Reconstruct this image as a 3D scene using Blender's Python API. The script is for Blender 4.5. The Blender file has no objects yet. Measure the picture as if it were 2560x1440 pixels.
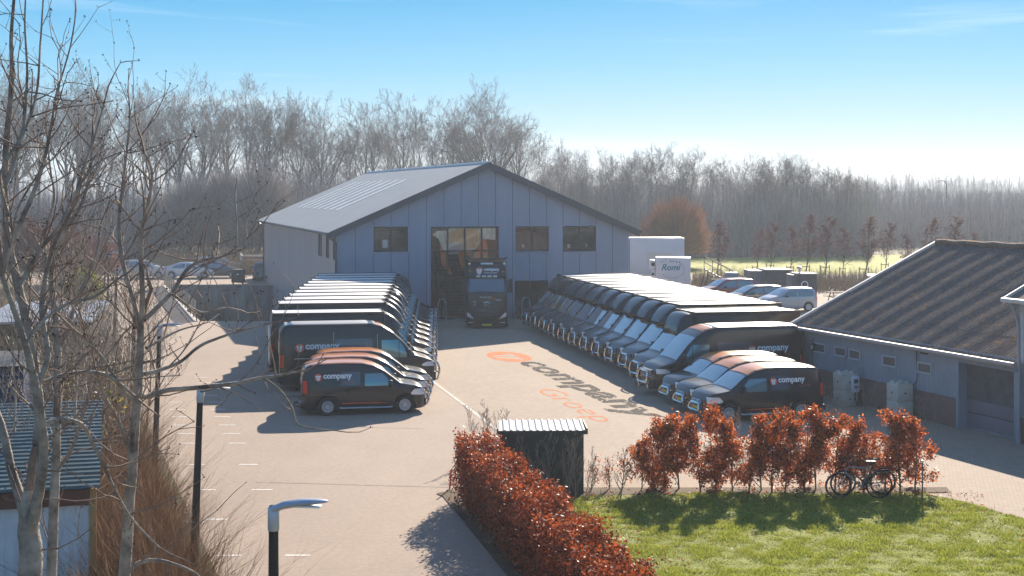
import bpy, bmesh, math, random
import numpy as np
from mathutils import Vector, Matrix, geometry
R = math.radians
# ------------------------------------------------------------------ camera, world, sun, exposure
sc = bpy.context.scene
col = sc.collection
CAM_H, F, HOR = 7.7, 3600.0, 485.0            # camera height, focal length in photo pixels, horizon row
cam = bpy.data.objects.new('camera', bpy.data.cameras.new('camera')); col.objects.link(cam)
cam.data.sensor_width = 36; cam.data.lens = 36 * F / 2560
cam.data.clip_start = 0.3; cam.data.clip_end = 6000
cam.location = (0, 0, CAM_H)
cam.rotation_euler = (R(90), 0, 0)
cam.data.shift_y = -(720 - HOR) / 2560          # level camera, lens shifted down: upright edges stay upright
sc.camera = cam
SUNV = Vector((0.60, 2.15, 1.0)).normalized()          # towards the sun
SUN_EL = math.asin(SUNV.z); SUN_AZ = math.atan2(SUNV.x, SUNV.y)
w = bpy.data.worlds.new('World'); sc.world = w; w.use_nodes = True
wt = w.node_tree; wn = wt.nodes; wl = wt.links
bgn = wn['Background']
sky = wn.new('ShaderNodeTexSky'); sky.sky_type = 'NISHITA'; sky.sun_disc = False
sky.sun_elevation = SUN_EL; sky.sun_rotation = SUN_AZ
sky.air_density = 1.0; sky.dust_density = 0.2; sky.ozone_density = 3.0
hs = wn.new('ShaderNodeHueSaturation'); hs.inputs['Saturation'].default_value = 1.25
hs.inputs['Value'].default_value = 1.0
wl.new(sky.outputs[0], hs.inputs['Color'])
# thin haze near the horizon and deeper blue above, mixed with the Sky Texture; faint cirrus
def ramp(stops):
    r = wn.new('ShaderNodeValToRGB'); e = r.color_ramp.elements
    while len(e) < len(stops): e.new(0.5)
    for k, (p, c) in enumerate(stops): e[k].position = p; e[k].color = (*c, 1)
    return r
geo = wn.new('ShaderNodeTexCoord'); sep = wn.new('ShaderNodeSeparateXYZ'); wl.new(geo.outputs['Generated'], sep.inputs[0])
SKG = 4.7
rp = ramp([(0, (.52,.59,.66)), (.025, (.41,.55,.68)), (.050, (.27,.50,.68)), (.085, (.13,.43,.68)), (.14, (.01,.31,.62)), (.30, (.10,.25,.49)), (1, (.07,.15,.34))])
wl.new(sep.outputs['Z'], rp.inputs[0])
scl = wn.new('ShaderNodeVectorMath'); scl.operation = 'SCALE'; scl.inputs['Scale'].default_value = SKG; wl.new(rp.outputs[0], scl.inputs[0])
mix = wn.new('ShaderNodeMixRGB'); mix.inputs[0].default_value = .92; wl.new(hs.outputs[0], mix.inputs[1]); wl.new(scl.outputs[0], mix.inputs[2])
cmp_ = wn.new('ShaderNodeMapping'); cmp_.inputs['Scale'].default_value = (2.2, 2.2, 26); wl.new(geo.outputs['Generated'], cmp_.inputs[0])
cn = wn.new('ShaderNodeTexNoise'); cn.inputs['Scale'].default_value = 1.6; cn.inputs['Detail'].default_value = 7; cn.inputs['Distortion'].default_value = .6; wl.new(cmp_.outputs[0], cn.inputs[0])
cr_ = ramp([(.56, (0,0,0)), (.85, (.45,.45,.45))]); wl.new(cn.outputs['Fac'], cr_.inputs[0])
mx2 = wn.new('ShaderNodeMixRGB'); wl.new(cr_.outputs[0], mx2.inputs[0]); wl.new(mix.outputs[0], mx2.inputs[1]); mx2.inputs[2].default_value = (4.6, 5.0, 5.3, 1)
wl.new(mx2.outputs[0], bgn.inputs[0]); bgn.inputs[1].default_value = 0.11
sun = bpy.data.objects.new('sun', bpy.data.lights.new('sun', 'SUN')); col.objects.link(sun)
sun.data.energy = 5.0; sun.data.angle = R(0.5); sun.data.color = (1.0, 0.88, 0.73)
sun.rotation_euler = (-SUNV).to_track_quat('-Z', 'Y').to_euler()
sun.location = (30, 100, 60)
vs = sc.view_settings
vs.view_transform = 'Standard'; vs.look = 'None'; vs.gamma = 1; vs.exposure = 1.22
sc.cycles.max_bounces = 6; sc.cycles.diffuse_bounces = 2; sc.cycles.glossy_bounces = 3
sc.cycles.transmission_bounces = 4; sc.cycles.transparent_max_bounces = 6; sc.cycles.volume_bounces = 0
sc.cycles.use_denoising = True
sc.cycles.sample_clamp_indirect = 4.0

# ------------------------------------------------------------------ helpers
def gp(px, py, h=0.0):                     # photo pixel -> point on the level plane z = h
    z = (CAM_H - h) * F / (py - HOR)
    return Vector(((px - 1280) * z / F, z, h))
def dp(px, py, d):                         # photo pixel at distance d
    return Vector(((px - 1280) * d / F, d, CAM_H - (py - HOR) * d / F))

MATS = {}
def mat(name, c, rough=0.6, metal=0.0, var=0.0, vs=3.0, bump=0.0, bs=40.0, coat=0.0, spec=0.5, c2=None, stretch=None, trans=0.0, island=0.0):
    if name in MATS: return MATS[name]
    m = bpy.data.materials.new(name); m.use_nodes = True
    n = m.node_tree.nodes; l = m.node_tree.links
    b = n['Principled BSDF']
    c = tuple(c)
    b.inputs['Base Color'].default_value = (*c, 1); b.inputs['Roughness'].default_value = rough
    b.inputs['Metallic'].default_value = metal; b.inputs['Coat Weight'].default_value = coat
    b.inputs['Coat Roughness'].default_value = 0.05
    b.inputs['Specular IOR Level'].default_value = spec
    if var or c2 or bump:
        tc = n.new('ShaderNodeTexCoord'); mp = n.new('ShaderNodeMapping')
        l.new(tc.outputs['Object'], mp.inputs[0])
        if stretch: mp.inputs['Scale'].default_value = stretch
    if var or c2:
        no = n.new('ShaderNodeTexNoise'); no.inputs['Scale'].default_value = vs; no.inputs['Detail'].default_value = 6
        no.inputs['Roughness'].default_value = 0.65
        l.new(mp.outputs[0], no.inputs['Vector'])
        cr = n.new('ShaderNodeValToRGB'); cr.color_ramp.elements[0].position = 0.32; cr.color_ramp.elements[1].position = 0.68
        a = c2 if c2 else tuple(v * (1 - var) for v in c); e = c if c2 else tuple(min(1, v * (1 + var)) for v in c)
        cr.color_ramp.elements[0].color = (*a, 1); cr.color_ramp.elements[1].color = (*e, 1)
        l.new(no.outputs['Fac'], cr.inputs[0]); l.new(cr.outputs[0], b.inputs['Base Color'])
    if island:
        ge = n.new('ShaderNodeNewGeometry'); cr = n.new('ShaderNodeValToRGB')
        cr.color_ramp.elements[0].color = (*[v * (1 - island) for v in c], 1)
        cr.color_ramp.elements[1].color = (*(c2 if c2 else [min(1, v * (1 + island)) for v in c]), 1)
        l.new(ge.outputs['Random Per Island'], cr.inputs[0]); l.new(cr.outputs[0], b.inputs['Base Color'])
    if bump:
        nb = n.new('ShaderNodeTexNoise'); nb.inputs['Scale'].default_value = bs; nb.inputs['Detail'].default_value = 4
        l.new(mp.outputs[0], nb.inputs['Vector'])
        bp = n.new('ShaderNodeBump'); bp.inputs['Strength'].default_value = bump; bp.inputs['Distance'].default_value = 0.02
        l.new(nb.outputs['Fac'], bp.inputs['Height']); l.new(bp.outputs[0], b.inputs['Normal'])
    if trans:
        tr = n.new('ShaderNodeBsdfTranslucent'); mx = n.new('ShaderNodeMixShader'); mx.inputs[0].default_value = trans
        if b.inputs['Base Color'].links: l.new(b.inputs['Base Color'].links[0].from_socket, tr.inputs[0])
        else: tr.inputs[0].default_value = (*c, 1)
        l.new(b.outputs[0], mx.inputs[1]); l.new(tr.outputs[0], mx.inputs[2])
        l.new(mx.outputs[0], n['Material Output'].inputs[0])
    MATS[name] = m
    return m
def glass(name, tint, mixf=0.75, rough=0.03):      # see-through pane: part mirror, part clear
    if name in MATS: return MATS[name]
    m = bpy.data.materials.new(name); m.use_nodes = True
    n = m.node_tree.nodes; l = m.node_tree.links; n.remove(n['Principled BSDF'])
    t = n.new('ShaderNodeBsdfTransparent'); t.inputs[0].default_value = (*tint, 1)
    g = n.new('ShaderNodeBsdfGlossy'); g.inputs['Roughness'].default_value = rough
    fr = n.new('ShaderNodeFresnel'); fr.inputs[0].default_value = 1.5
    mm = n.new('ShaderNodeMath'); mm.operation = 'MULTIPLY_ADD'; mm.inputs[1].default_value = 0.9; mm.inputs[2].default_value = mixf
    mx = n.new('ShaderNodeMixShader'); l.new(fr.outputs[0], mm.inputs[0]); l.new(mm.outputs[0], mx.inputs[0])
    l.new(t.outputs[0], mx.inputs[1]); l.new(g.outputs[0], mx.inputs[2]); l.new(mx.outputs[0], n['Material Output'].inputs[0])
    MATS[name] = m
    return m

class MB:
    """collects polygons; build() makes one mesh object"""
    def __init__(s): s.v = []; s.f = []; s.mi = []; s.m = 0
    def add(s, vs_, fs):
        k = len(s.v); s.v += [tuple(p) for p in vs_]; s.f += [tuple(i + k for i in f) for f in fs]; s.mi += [s.m] * len(fs)
    def box(s, x0, x1, y0, y1, z0, z1):
        s.add([(x0,y0,z0),(x1,y0,z0),(x1,y1,z0),(x0,y1,z0),(x0,y0,z1),(x1,y0,z1),(x1,y1,z1),(x0,y1,z1)],
              [(0,3,2,1),(4,5,6,7),(0,1,5,4),(1,2,6,5),(2,3,7,6),(3,0,4,7)])
    def bbox(s, x0, x1, y0, y1, z0, z1, b=0.02):      # chamfered box
        bm = bmesh.new(); bmesh.ops.create_cube(bm, size=1)
        for v in bm.verts: v.co = Vector((x0 + (v.co.x + .5) * (x1 - x0), y0 + (v.co.y + .5) * (y1 - y0), z0 + (v.co.z + .5) * (z1 - z0)))
        bmesh.ops.bevel(bm, geom=list(bm.edges), offset=b, segments=2, affect='EDGES', profile=0.5)
        s.add([v.co.copy() for v in bm.verts], [[v.index for v in f.verts] for f in bm.faces]); bm.free()
    def obox(s, o, ux, uy, x0, x1, y0, y1, z0, z1):   # box in a frame: origin o, axes ux, uy (2d), z up
        P = []
        for z in (z0, z1):
            for x, y in ((x0,y0),(x1,y0),(x1,y1),(x0,y1)):
                P.append((o[0] + ux[0]*x + uy[0]*y, o[1] + ux[1]*x + uy[1]*y, z))
        s.add(P, [(0,3,2,1),(4,5,6,7),(0,1,5,4),(1,2,6,5),(2,3,7,6),(3,0,4,7)])
    def prism(s, poly, axis, a, b):                   # extrude 2d poly along axis from a to b
        n = len(poly)
        def P(p, t): return {'x': (t, p[0], p[1]), 'y': (p[0], t, p[1]), 'z': (p[0], p[1], t)}[axis]
        s.add([P(p, a) for p in poly] + [P(p, b) for p in poly],
              [tuple(range(n))[::-1], tuple(range(n, 2*n))] + [(i, (i+1) % n, n + (i+1) % n, n + i) for i in range(n)])
    def tube(s, path, r, n=8, cap=True):
        path = [Vector(p) for p in path]; k = len(path); rr = r if isinstance(r, (list, tuple)) else [r] * k
        vs_, fs = [], []; up = None
        for i, p in enumerate(path):
            d = (path[min(i+1, k-1)] - path[max(i-1, 0)])
            if d.length < 1e-9: d = Vector((0,0,1))
            d.normalize()
            if up is None: up = Vector((0,0,1)) if abs(d.z) < .9 else Vector((1,0,0))
            a = d.cross(up).normalized(); up = a.cross(d).normalized(); b_ = up
            for j in range(n):
                t = 2 * math.pi * j / n
                vs_.append(p + (a * math.cos(t) + b_ * math.sin(t)) * rr[i])
        for i in range(k - 1):
            for j in range(n): fs.append((i*n + j, i*n + (j+1) % n, (i+1)*n + (j+1) % n, (i+1)*n + j))
        if cap: fs.append(tuple(range(n))[::-1]); fs.append(tuple(range((k-1)*n, k*n)))
        s.add(vs_, fs)
    def lathe(s, prof, c, axis='y', n=20):            # profile (r, t) about an axis through c
        vs_, fs = [], []
        for r, t in prof:
            for j in range(n):
                a = 2 * math.pi * j / n; u, v = r * math.cos(a), r * math.sin(a)
                vs_.append({'y': (c[0]+u, c[1]+t, c[2]+v), 'z': (c[0]+u, c[1]+v, c[2]+t), 'x': (c[0]+t, c[1]+u, c[2]+v)}[axis])
        for i in range(len(prof) - 1):
            for j in range(n): fs.append((i*n + j, i*n + (j+1) % n, (i+1)*n + (j+1) % n, (i+1)*n + j))
        s.add(vs_, fs)
    def disc(s, c, r, axis='y', n=20):
        s.add([{'y': (c[0]+r*math.cos(2*math.pi*j/n), c[1], c[2]+r*math.sin(2*math.pi*j/n)),
                'x': (c[0], c[1]+r*math.cos(2*math.pi*j/n), c[2]+r*math.sin(2*math.pi*j/n)),
                'z': (c[0]+r*math.cos(2*math.pi*j/n), c[1]+r*math.sin(2*math.pi*j/n), c[2])}[axis] for j in range(n)], [tuple(range(n))])
    def xf(s, M):
        s.v = [tuple(M @ Vector(p)) for p in s.v]; return s
    def build(s, name, m, parent=None, sharp=0.6, smooth=True):
        me = bpy.data.meshes.new(name); me.from_pydata(s.v, [], s.f)
        ms = m if isinstance(m, (list, tuple)) else [m]
        for q in ms: me.materials.append(q)
        if len(ms) > 1: me.polygons.foreach_set('material_index', s.mi)
        if smooth and len(s.f) < 20000:
            bm = bmesh.new(); bm.from_mesh(me)
            bmesh.ops.recalc_face_normals(bm, faces=bm.faces)
            for f in bm.faces: f.smooth = True
            for e in bm.edges:
                if len(e.link_faces) == 2 and e.calc_face_angle(0) > sharp: e.smooth = False
            bm.to_mesh(me); bm.free()
        o = bpy.data.objects.new(name, me); col.objects.link(o)
        if parent: o.parent = parent
        return o
def fast_mesh(name, V, Fq, m, parent=None):            # numpy verts (n,3), faces (k,c)
    me = bpy.data.meshes.new(name); c = Fq.shape[1]
    me.vertices.add(len(V)); me.vertices.foreach_set('co', np.asarray(V, np.float32).ravel())
    me.loops.add(Fq.size); me.loops.foreach_set('vertex_index', Fq.astype(np.int32).ravel())
    me.polygons.add(len(Fq)); me.polygons.foreach_set('loop_start', np.arange(0, Fq.size, c, dtype=np.int32))
    me.polygons.foreach_set('loop_total', np.full(len(Fq), c, np.int32))
    me.update(calc_edges=True); me.materials.append(m)
    o = bpy.data.objects.new(name, me); col.objects.link(o)
    if parent: o.parent = parent
    return o
def segs(P0, P1, r0, r1, n=3):                         # many open prisms at once -> V, F
    P0 = np.asarray(P0, float); P1 = np.asarray(P1, float); r0 = np.asarray(r0, float); r1 = np.asarray(r1, float)
    d = P1 - P0; d /= np.linalg.norm(d, axis=1, keepdims=True) + 1e-9
    ref = np.where(np.abs(d[:, 2:3]) < .9, [[0, 0, 1.]], [[1., 0, 0]])
    a = np.cross(d, ref); a /= np.linalg.norm(a, axis=1, keepdims=True) + 1e-9; b = np.cross(d, a)
    V = []
    for P, r in ((P0, r0), (P1, r1)):
        for j in range(n):
            t = 2 * math.pi * j / n
            V.append(P + (a * math.cos(t) + b * math.sin(t)) * r[:, None])
    V = np.stack(V, 1); N = len(P0); base = (np.arange(N) * 2 * n)[:, None]
    Fs = [base + np.array([[j, (j+1) % n, n + (j+1) % n, n + j]]) for j in range(n)]
    return V.reshape(-1, 3), np.concatenate(Fs, 0)
def quads(C, size, rng, asp=0.7, tilt=1.0):            # randomly turned leaf quads
    N = len(C); a = rng.normal(size=(N, 3)); a[:, 2] *= tilt; a /= np.linalg.norm(a, axis=1, keepdims=True)
    b = np.cross(a, rng.normal(size=(N, 3))); b /= np.linalg.norm(b, axis=1, keepdims=True)
    s = size * rng.uniform(.6, 1.3, (N, 1)); a = a * s; b = b * s * asp
    V = np.stack([C - a, C + b * .8, C + a, C - b * .8], 1).reshape(-1, 3)
    return V, np.arange(N * 4).reshape(-1, 4)

def tag(o, label=None, cat=None, group=None, kind=None):
    if label: o['label'] = label
    if cat: o['category'] = cat
    if group: o['group'] = group
    if kind: o['kind'] = kind
    return o
def thing(name, label, cat, loc=(0,0,0), rz=0.0, group=None):
    o = bpy.data.objects.new(name, None); col.objects.link(o); o.empty_display_size = .3
    o.location = loc; o.rotation_euler = (0, 0, rz)
    return tag(o, label, cat, group)
def dup(o, parent=None):
    c = o.copy(); col.objects.link(c); c.parent = parent
    for ch in o.children: dup(ch, c)
    return c
def put(o, loc, rz, label=None, group=None):
    o.location = loc; o.rotation_euler = (0, 0, rz)
    if label: o['label'] = label
    if group: o['group'] = group
    return o

TXT = {}
def text2d(s, bold=0.0, spacing=1.0, shear=0.0):
    k = (s, bold, spacing, shear)
    if k in TXT: return TXT[k]
    cu = bpy.data.curves.new('t', 'FONT'); cu.body = s; cu.size = 1; cu.offset = bold; cu.space_character = spacing; cu.shear = shear
    cu.resolution_u = 3
    ob = bpy.data.objects.new('t', cu); me = ob.to_mesh()
    V = np.array([v.co[:2] for v in me.vertices]); Fs = [tuple(p.vertices) for p in me.polygons]
    ob.to_mesh_clear(); bpy.data.objects.remove(ob); bpy.data.curves.remove(cu)
    V = V - V.min(0)
    TXT[k] = (V, Fs)
    return TXT[k]
EMB_W = [[(-.80,.42),(-.50,.56),(-.12,.44),(-.10,.18),(-.22,-.10),(-.14,-.86),(-.36,-.84),(-.50,-.45),(-.58,.10)],
         [(-.04,-.86),(-.06,-.2),(-.02,.30),(-.02,.52),(.28,.50),(.60,.58),(.78,.44),(.60,.30),(.42,-.20),(.30,-.86)]]
EMB_SLOT = [(.06,-.55),(.04,.05),(.02,.20),(.22,.30),(.36,.28),(.20,-.05),(.16,-.55)]
# ------------------------------------------------------------------ materials
M = dict(
 black=mat('black_paint', (.007,.008,.012), .3, coat=.6, spec=.35, var=.3, vs=2),
 blackbox=mat('black_panel', (.012,.011,.011), .28, coat=.25, spec=.35, var=.35, vs=1.5),
 trim=mat('black_plastic', (.02,.02,.022), .6),
 orange=mat('orange_paint', (.85,.27,.02), .3, coat=1.0),
 tyre=mat('tyre_rubber', (.012,.012,.012), .85),
 rim=mat('wheel_cover', (.55,.57,.6), .35, metal=.4),
 chrome=mat('chrome', (.75,.77,.8), .15, metal=1.0),
 alu=mat('aluminium', (.5,.52,.55), .4, metal=.7, var=.15),
 red=mat('tail_red', (.7,.01,.008), .3, coat=.5),
 amber=mat('amber_lamp', (.9,.35,.03), .3),
 lamp=mat('headlight_lens', (.75,.78,.82), .15, metal=.2, coat=1.0),
 white=mat('white_lettering', (.85,.85,.85), .5),
 orangem=mat('orange_mark', (.85,.13,.03), .5),
 dred=mat('dark_red_lettering', (.30,.06,.05), .5),
 plate=mat('yellow_plate', (.85,.55,.03), .5),
 grp=mat('white_roof_panel', (.88,.86,.83), .42, var=.06, vs=1.2),
 steelroof=mat('grey_tin', (.3,.31,.33), .45, metal=.5),
 seat=mat('cab_interior', (.05,.055,.06), .8, var=.4),
)
M['ws'] = mat('windscreen_glass', (.42,.48,.50), .10, metal=.85, coat=1.0)
M['sg'] = mat('side_glass', (.16,.27,.30), .08, metal=.55, coat=1.0)
M['dg'] = mat('dark_panel_glass', (.045,.06,.10), .2, coat=1.0)

# ------------------------------------------------------------------ vehicle bodies as lofts
def ip(keys, x):
    return float(np.interp(x, [k[0] for k in keys], [k[1] for k in keys]))
def smooth_keys(keys, L, wdt=.10):
    xs = np.arange(-.2, L + .2, .02); ys = np.interp(xs, [k[0] for k in keys], [k[1] for k in keys])
    n = max(1, int(wdt / .02)); ker = np.hanning(n + 2)[1:-1]; ker /= ker.sum()
    yp = np.pad(ys, n, mode='edge'); ys2 = np.convolve(yp, ker, 'same')[n:-n]
    return lambda x: float(np.interp(x, xs, ys2))
class Loft:
    def __init__(s, L, zt, hw, belt, tum, zb=.22, rc=.09, arches=(), ar=.37, crown=.03, x0=0.0, sm=.14):
        s.L, s.x0 = L, x0; s.zt = smooth_keys(zt, L, sm); s.hw = smooth_keys(hw, L, .08)
        s.belt, s.tum, s.zb, s.rc, s.arches, s.ar, s.crown = belt, tum, zb, rc, arches, ar, crown
    def ring(s, x):
        zt, hw = s.zt(x), s.hw(x); zb = s.zb(x) if callable(s.zb) else s.zb
        belt = s.belt(x) if callable(s.belt) else s.belt
        b = min(belt, zt - .07); za = zb
        for xa in s.arches:
            if abs(x - xa) < s.ar: za = max(za, math.sqrt(s.ar**2 - (x - xa)**2) + .30)
        za = min(za, b - .08)
        hr = hw - s.tum * max(0, zt - b); rc = min(s.rc, (zt - b) * .85)
        P = [(0, zb), (hw - .26, zb), (hw - .26, max(zb, za)), (hw - .035, max(zb + .015, za)), (hw - .004, max(zb + .10, za + .03))]
        s0 = 4
        z1 = P[-1][1]
        for t in (.3, .6, .85): P.append((hw + .012 * math.sin(math.pi * t), z1 + (b - z1) * t))
        P.append((hw, b))
        for t in (.25, .5, .75, 1): P.append((hw + (hr - hw) * t + .02 * math.sin(math.pi * t) * min(1, (zt - b) / .4), b + (zt - rc - b) * t))
        s1 = len(P) - 1
        for a in (25, 50, 70, 90):
            P.append((hr - rc + rc * math.cos(R(a)), zt - rc + rc * math.sin(R(a))))
        e = P[-1][0]
        P.append((e * .6, zt + s.crown * .7)); P.append((0, zt + s.crown))
        return P, s0, s1
    def side(s, x, z):
        P, a, b = s.ring(x); q = P[a:b + 3]
        return float(np.interp(z, [p[1] for p in q], [p[0] for p in q]))
    def topz(s, x, y):
        P, a, b = s.ring(x); q = P[b:][::-1]
        return float(np.interp(abs(y), [p[0] for p in q], [p[1] for p in q]))
    def topw(s, x):
        P, a, b = s.ring(x); return P[b + 2][0]
    def mesh(s, mb, x0=None, x1=None, step=.05):
        x0 = s.x0 if x0 is None else x0; x1 = s.L if x1 is None else x1
        xs = list(np.linspace(x0, x1, max(3, int((x1 - x0) / step) + 1))); V, Fs = [], []
        for x in xs:
            P, _, _ = s.ring(x); n = len(P)
            V += [(x, y, z) for y, z in P] + [(x, -y, z) for y, z in P[1:-1][::-1]]
        m = len(V) // len(xs)
        for i in range(len(xs) - 1):
            for j in range(m): Fs.append((i*m + j, i*m + (j+1) % m, (i+1)*m + (j+1) % m, (i+1)*m + j))
        Fs.append(tuple(range(m))); Fs.append(tuple(range((len(xs)-1)*m, len(xs)*m))[::-1])
        mb.add(V, Fs)
    def side_patch(s, mb, x0, x1, zlo, zhi, sg, off=.008, nx=14, nz=5):
        zl = zlo if callable(zlo) else (lambda x: zlo); zh = zhi if callable(zhi) else (lambda x: zhi)
        V, Fs = [], []
        for i in range(nx + 1):
            x = x0 + (x1 - x0) * i / nx; a, b = zl(x), zh(x)
            for j in range(nz + 1):
                z = a + (b - a) * j / nz; V.append((x, sg * (s.side(x, z) + off), z))
        for i in range(nx):
            for j in range(nz):
                k = i * (nz + 1) + j; Fs.append((k, k + 1, k + nz + 2, k + nz + 1))
        mb.add(V, Fs)
    def top_patch(s, mb, x0, x1, fr, off=.012, nx=14, ny=8, fr2=None):
        V, Fs = [], []
        for i in range(nx + 1):
            x = x0 + (x1 - x0) * i / nx; w_ = s.topw(x) * (fr + ((fr2 or fr) - fr) * i / nx)
            sl = (s.zt(x + .03) - s.zt(x - .03)) / .06; nl = math.hypot(sl, 1)
            for j in range(ny + 1):
                y = -w_ + 2 * w_ * j / ny
                V.append((x - sl / nl * off, y, s.topz(x, y) + off / nl))
        for i in range(nx):
            for j in range(ny):
                k = i * (ny + 1) + j; Fs.append((k, k + ny + 1, k + ny + 2, k + 1))
        mb.add(V, Fs)
    def decal(s, mb, V2, Fs, x, z, size, sg, off=.014, sx=1.0):
        V = []
        for u, v in V2:
            X = x + (u * size * sx if sg < 0 else -u * size * sx); Z = z + v * size
            V.append((X, sg * (s.side(X, Z) + off), Z))
        mb.add(V, Fs)
    def emblem(s, parent, x, z, r, sg):
        n = 24; mb = MB(); V2 = [(math.cos(2*math.pi*i/n), math.sin(2*math.pi*i/n)) for i in range(n)]
        s.decal(mb, V2, [tuple(range(n))], x, z, r, sg, .012); o = mb.build('emblem', M['orangem'], parent)
        mb = MB()
        for p in EMB_W: s.decal(mb, p, [tuple(range(len(p)))], x, z, r, sg, .018)
        mb.build('emblem_mark', M['white'], o)
        return o

def wheel(parent, x, y, r, wd, sg, rimm, fr=.62, slots=12, hub=True):
    mb = MB(); mb.lathe([(r*.55, 0), (r*.93, 0), (r, wd*.12), (r, wd*.88), (r*.93, wd), (r*.5, wd)], (0,0,0), 'y', 28)
    if sg > 0: mb.v = [(a, b - wd, c) for a, b, c in mb.v]
    o = mb.build('wheel', M['tyre'], parent); o.location = (x, y, r)
    mb = MB(); y0 = sg * .012
    mb.lathe([(0.001, y0 * 1.8), (r*.16, y0 * 1.8), (r*.2, y0 * .5), (r*fr*.85, y0*.3), (r*fr, y0), (r*(fr+.04), -y0)], (0,0,0), 'y', 28)
    q = mb.build('wheel_cover', rimm, o)
    mb = MB()
    for i in range(slots):
        a = 2*math.pi*i/slots; c_, s_ = math.cos(a), math.sin(a); r0, r1, w_ = r*.26, r*fr*.86, r*.045
        P = [(r0, -w_*.5), (r1, -w_), (r1, w_), (r0, w_*.5)]
        mb.add([(u*c_ - v*s_, y0*1.5 + sg*.004, u*s_ + v*c_) for u, v in P], [(0,1,2,3)])
    mb.build('cover_slot', M['trim'], q)
    return o
def bull_bar(parent, L, zlo, zhi, hwid, off=.10):
    mb = MB(); r = .042
    for sg in (1, -1):
        mb.tube([(L - .25, sg*hwid*.9, zlo), (L + off*.7, sg*hwid*.95, zlo + .02), (L + off*1.3, sg*hwid, (zlo+zhi)/2), (L + off, sg*hwid*.95, zhi - .08), (L + off*.7, sg*hwid*.75, zhi)], r, 8)
    mb.tube([(L + off*.7, -hwid*.75, zhi), (L + off*.95, 0, zhi), (L + off*.7, hwid*.75, zhi)], r, 8)
    zc = zlo + (zhi - zlo) * .35
    mb.tube([(L + off*1.25, -hwid, zc), (L + off*1.5, 0, zc), (L + off*1.25, hwid, zc)], r*.9, 8)
    return mb.build('bull_bar', M['chrome'], parent)
def mirror(parent, x, y, z, sg, h=.24, m=None):
    mb = MB(); mb.bbox(x - .06, x + .06, min(y, y + sg*.22), max(y, y + sg*.22), z - h/2, z + h/2, .03)
    mb.tube([(x, y - sg*.12, z - h*.3), (x, y + sg*.05, z - h*.2)], .025, 6)
    return mb.build('wing_mirror', m or M['trim'], parent)
def lamps(lf, parent, x0, x1, zlo, zhi, off=.012):
    for sg in (1, -1):
        mb = MB(); lf.side_patch(mb, x0, x1, zlo, zhi, sg, off, 10, 4); mb.build('headlight', M['lamp'], parent)
def interior_grille(parent, L, y, z0, z1, n, cm, off=.012):
    mb = MB(); mb.bbox(L - .03, L + off, -y, y, z0, z1, .01); g = mb.build('grille', M['trim'], parent)
    mb = MB()
    for i in range(n):
        z = z0 + (z1 - z0) * (i + .5) / n
        mb.tube([(L + off + .0, -y*.95, z), (L + off + .025, 0, z), (L + off, y*.95, z)], .014, 6)
    mb.build('grille_bar', cm, g)
    mb = MB(); mb.lathe([(.085,0),(.095,.01),(.08,.02)], (L + off + .02, 0, (z0+z1)/2), 'x', 20); mb.build('grille_badge', M['chrome'], g)

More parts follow.
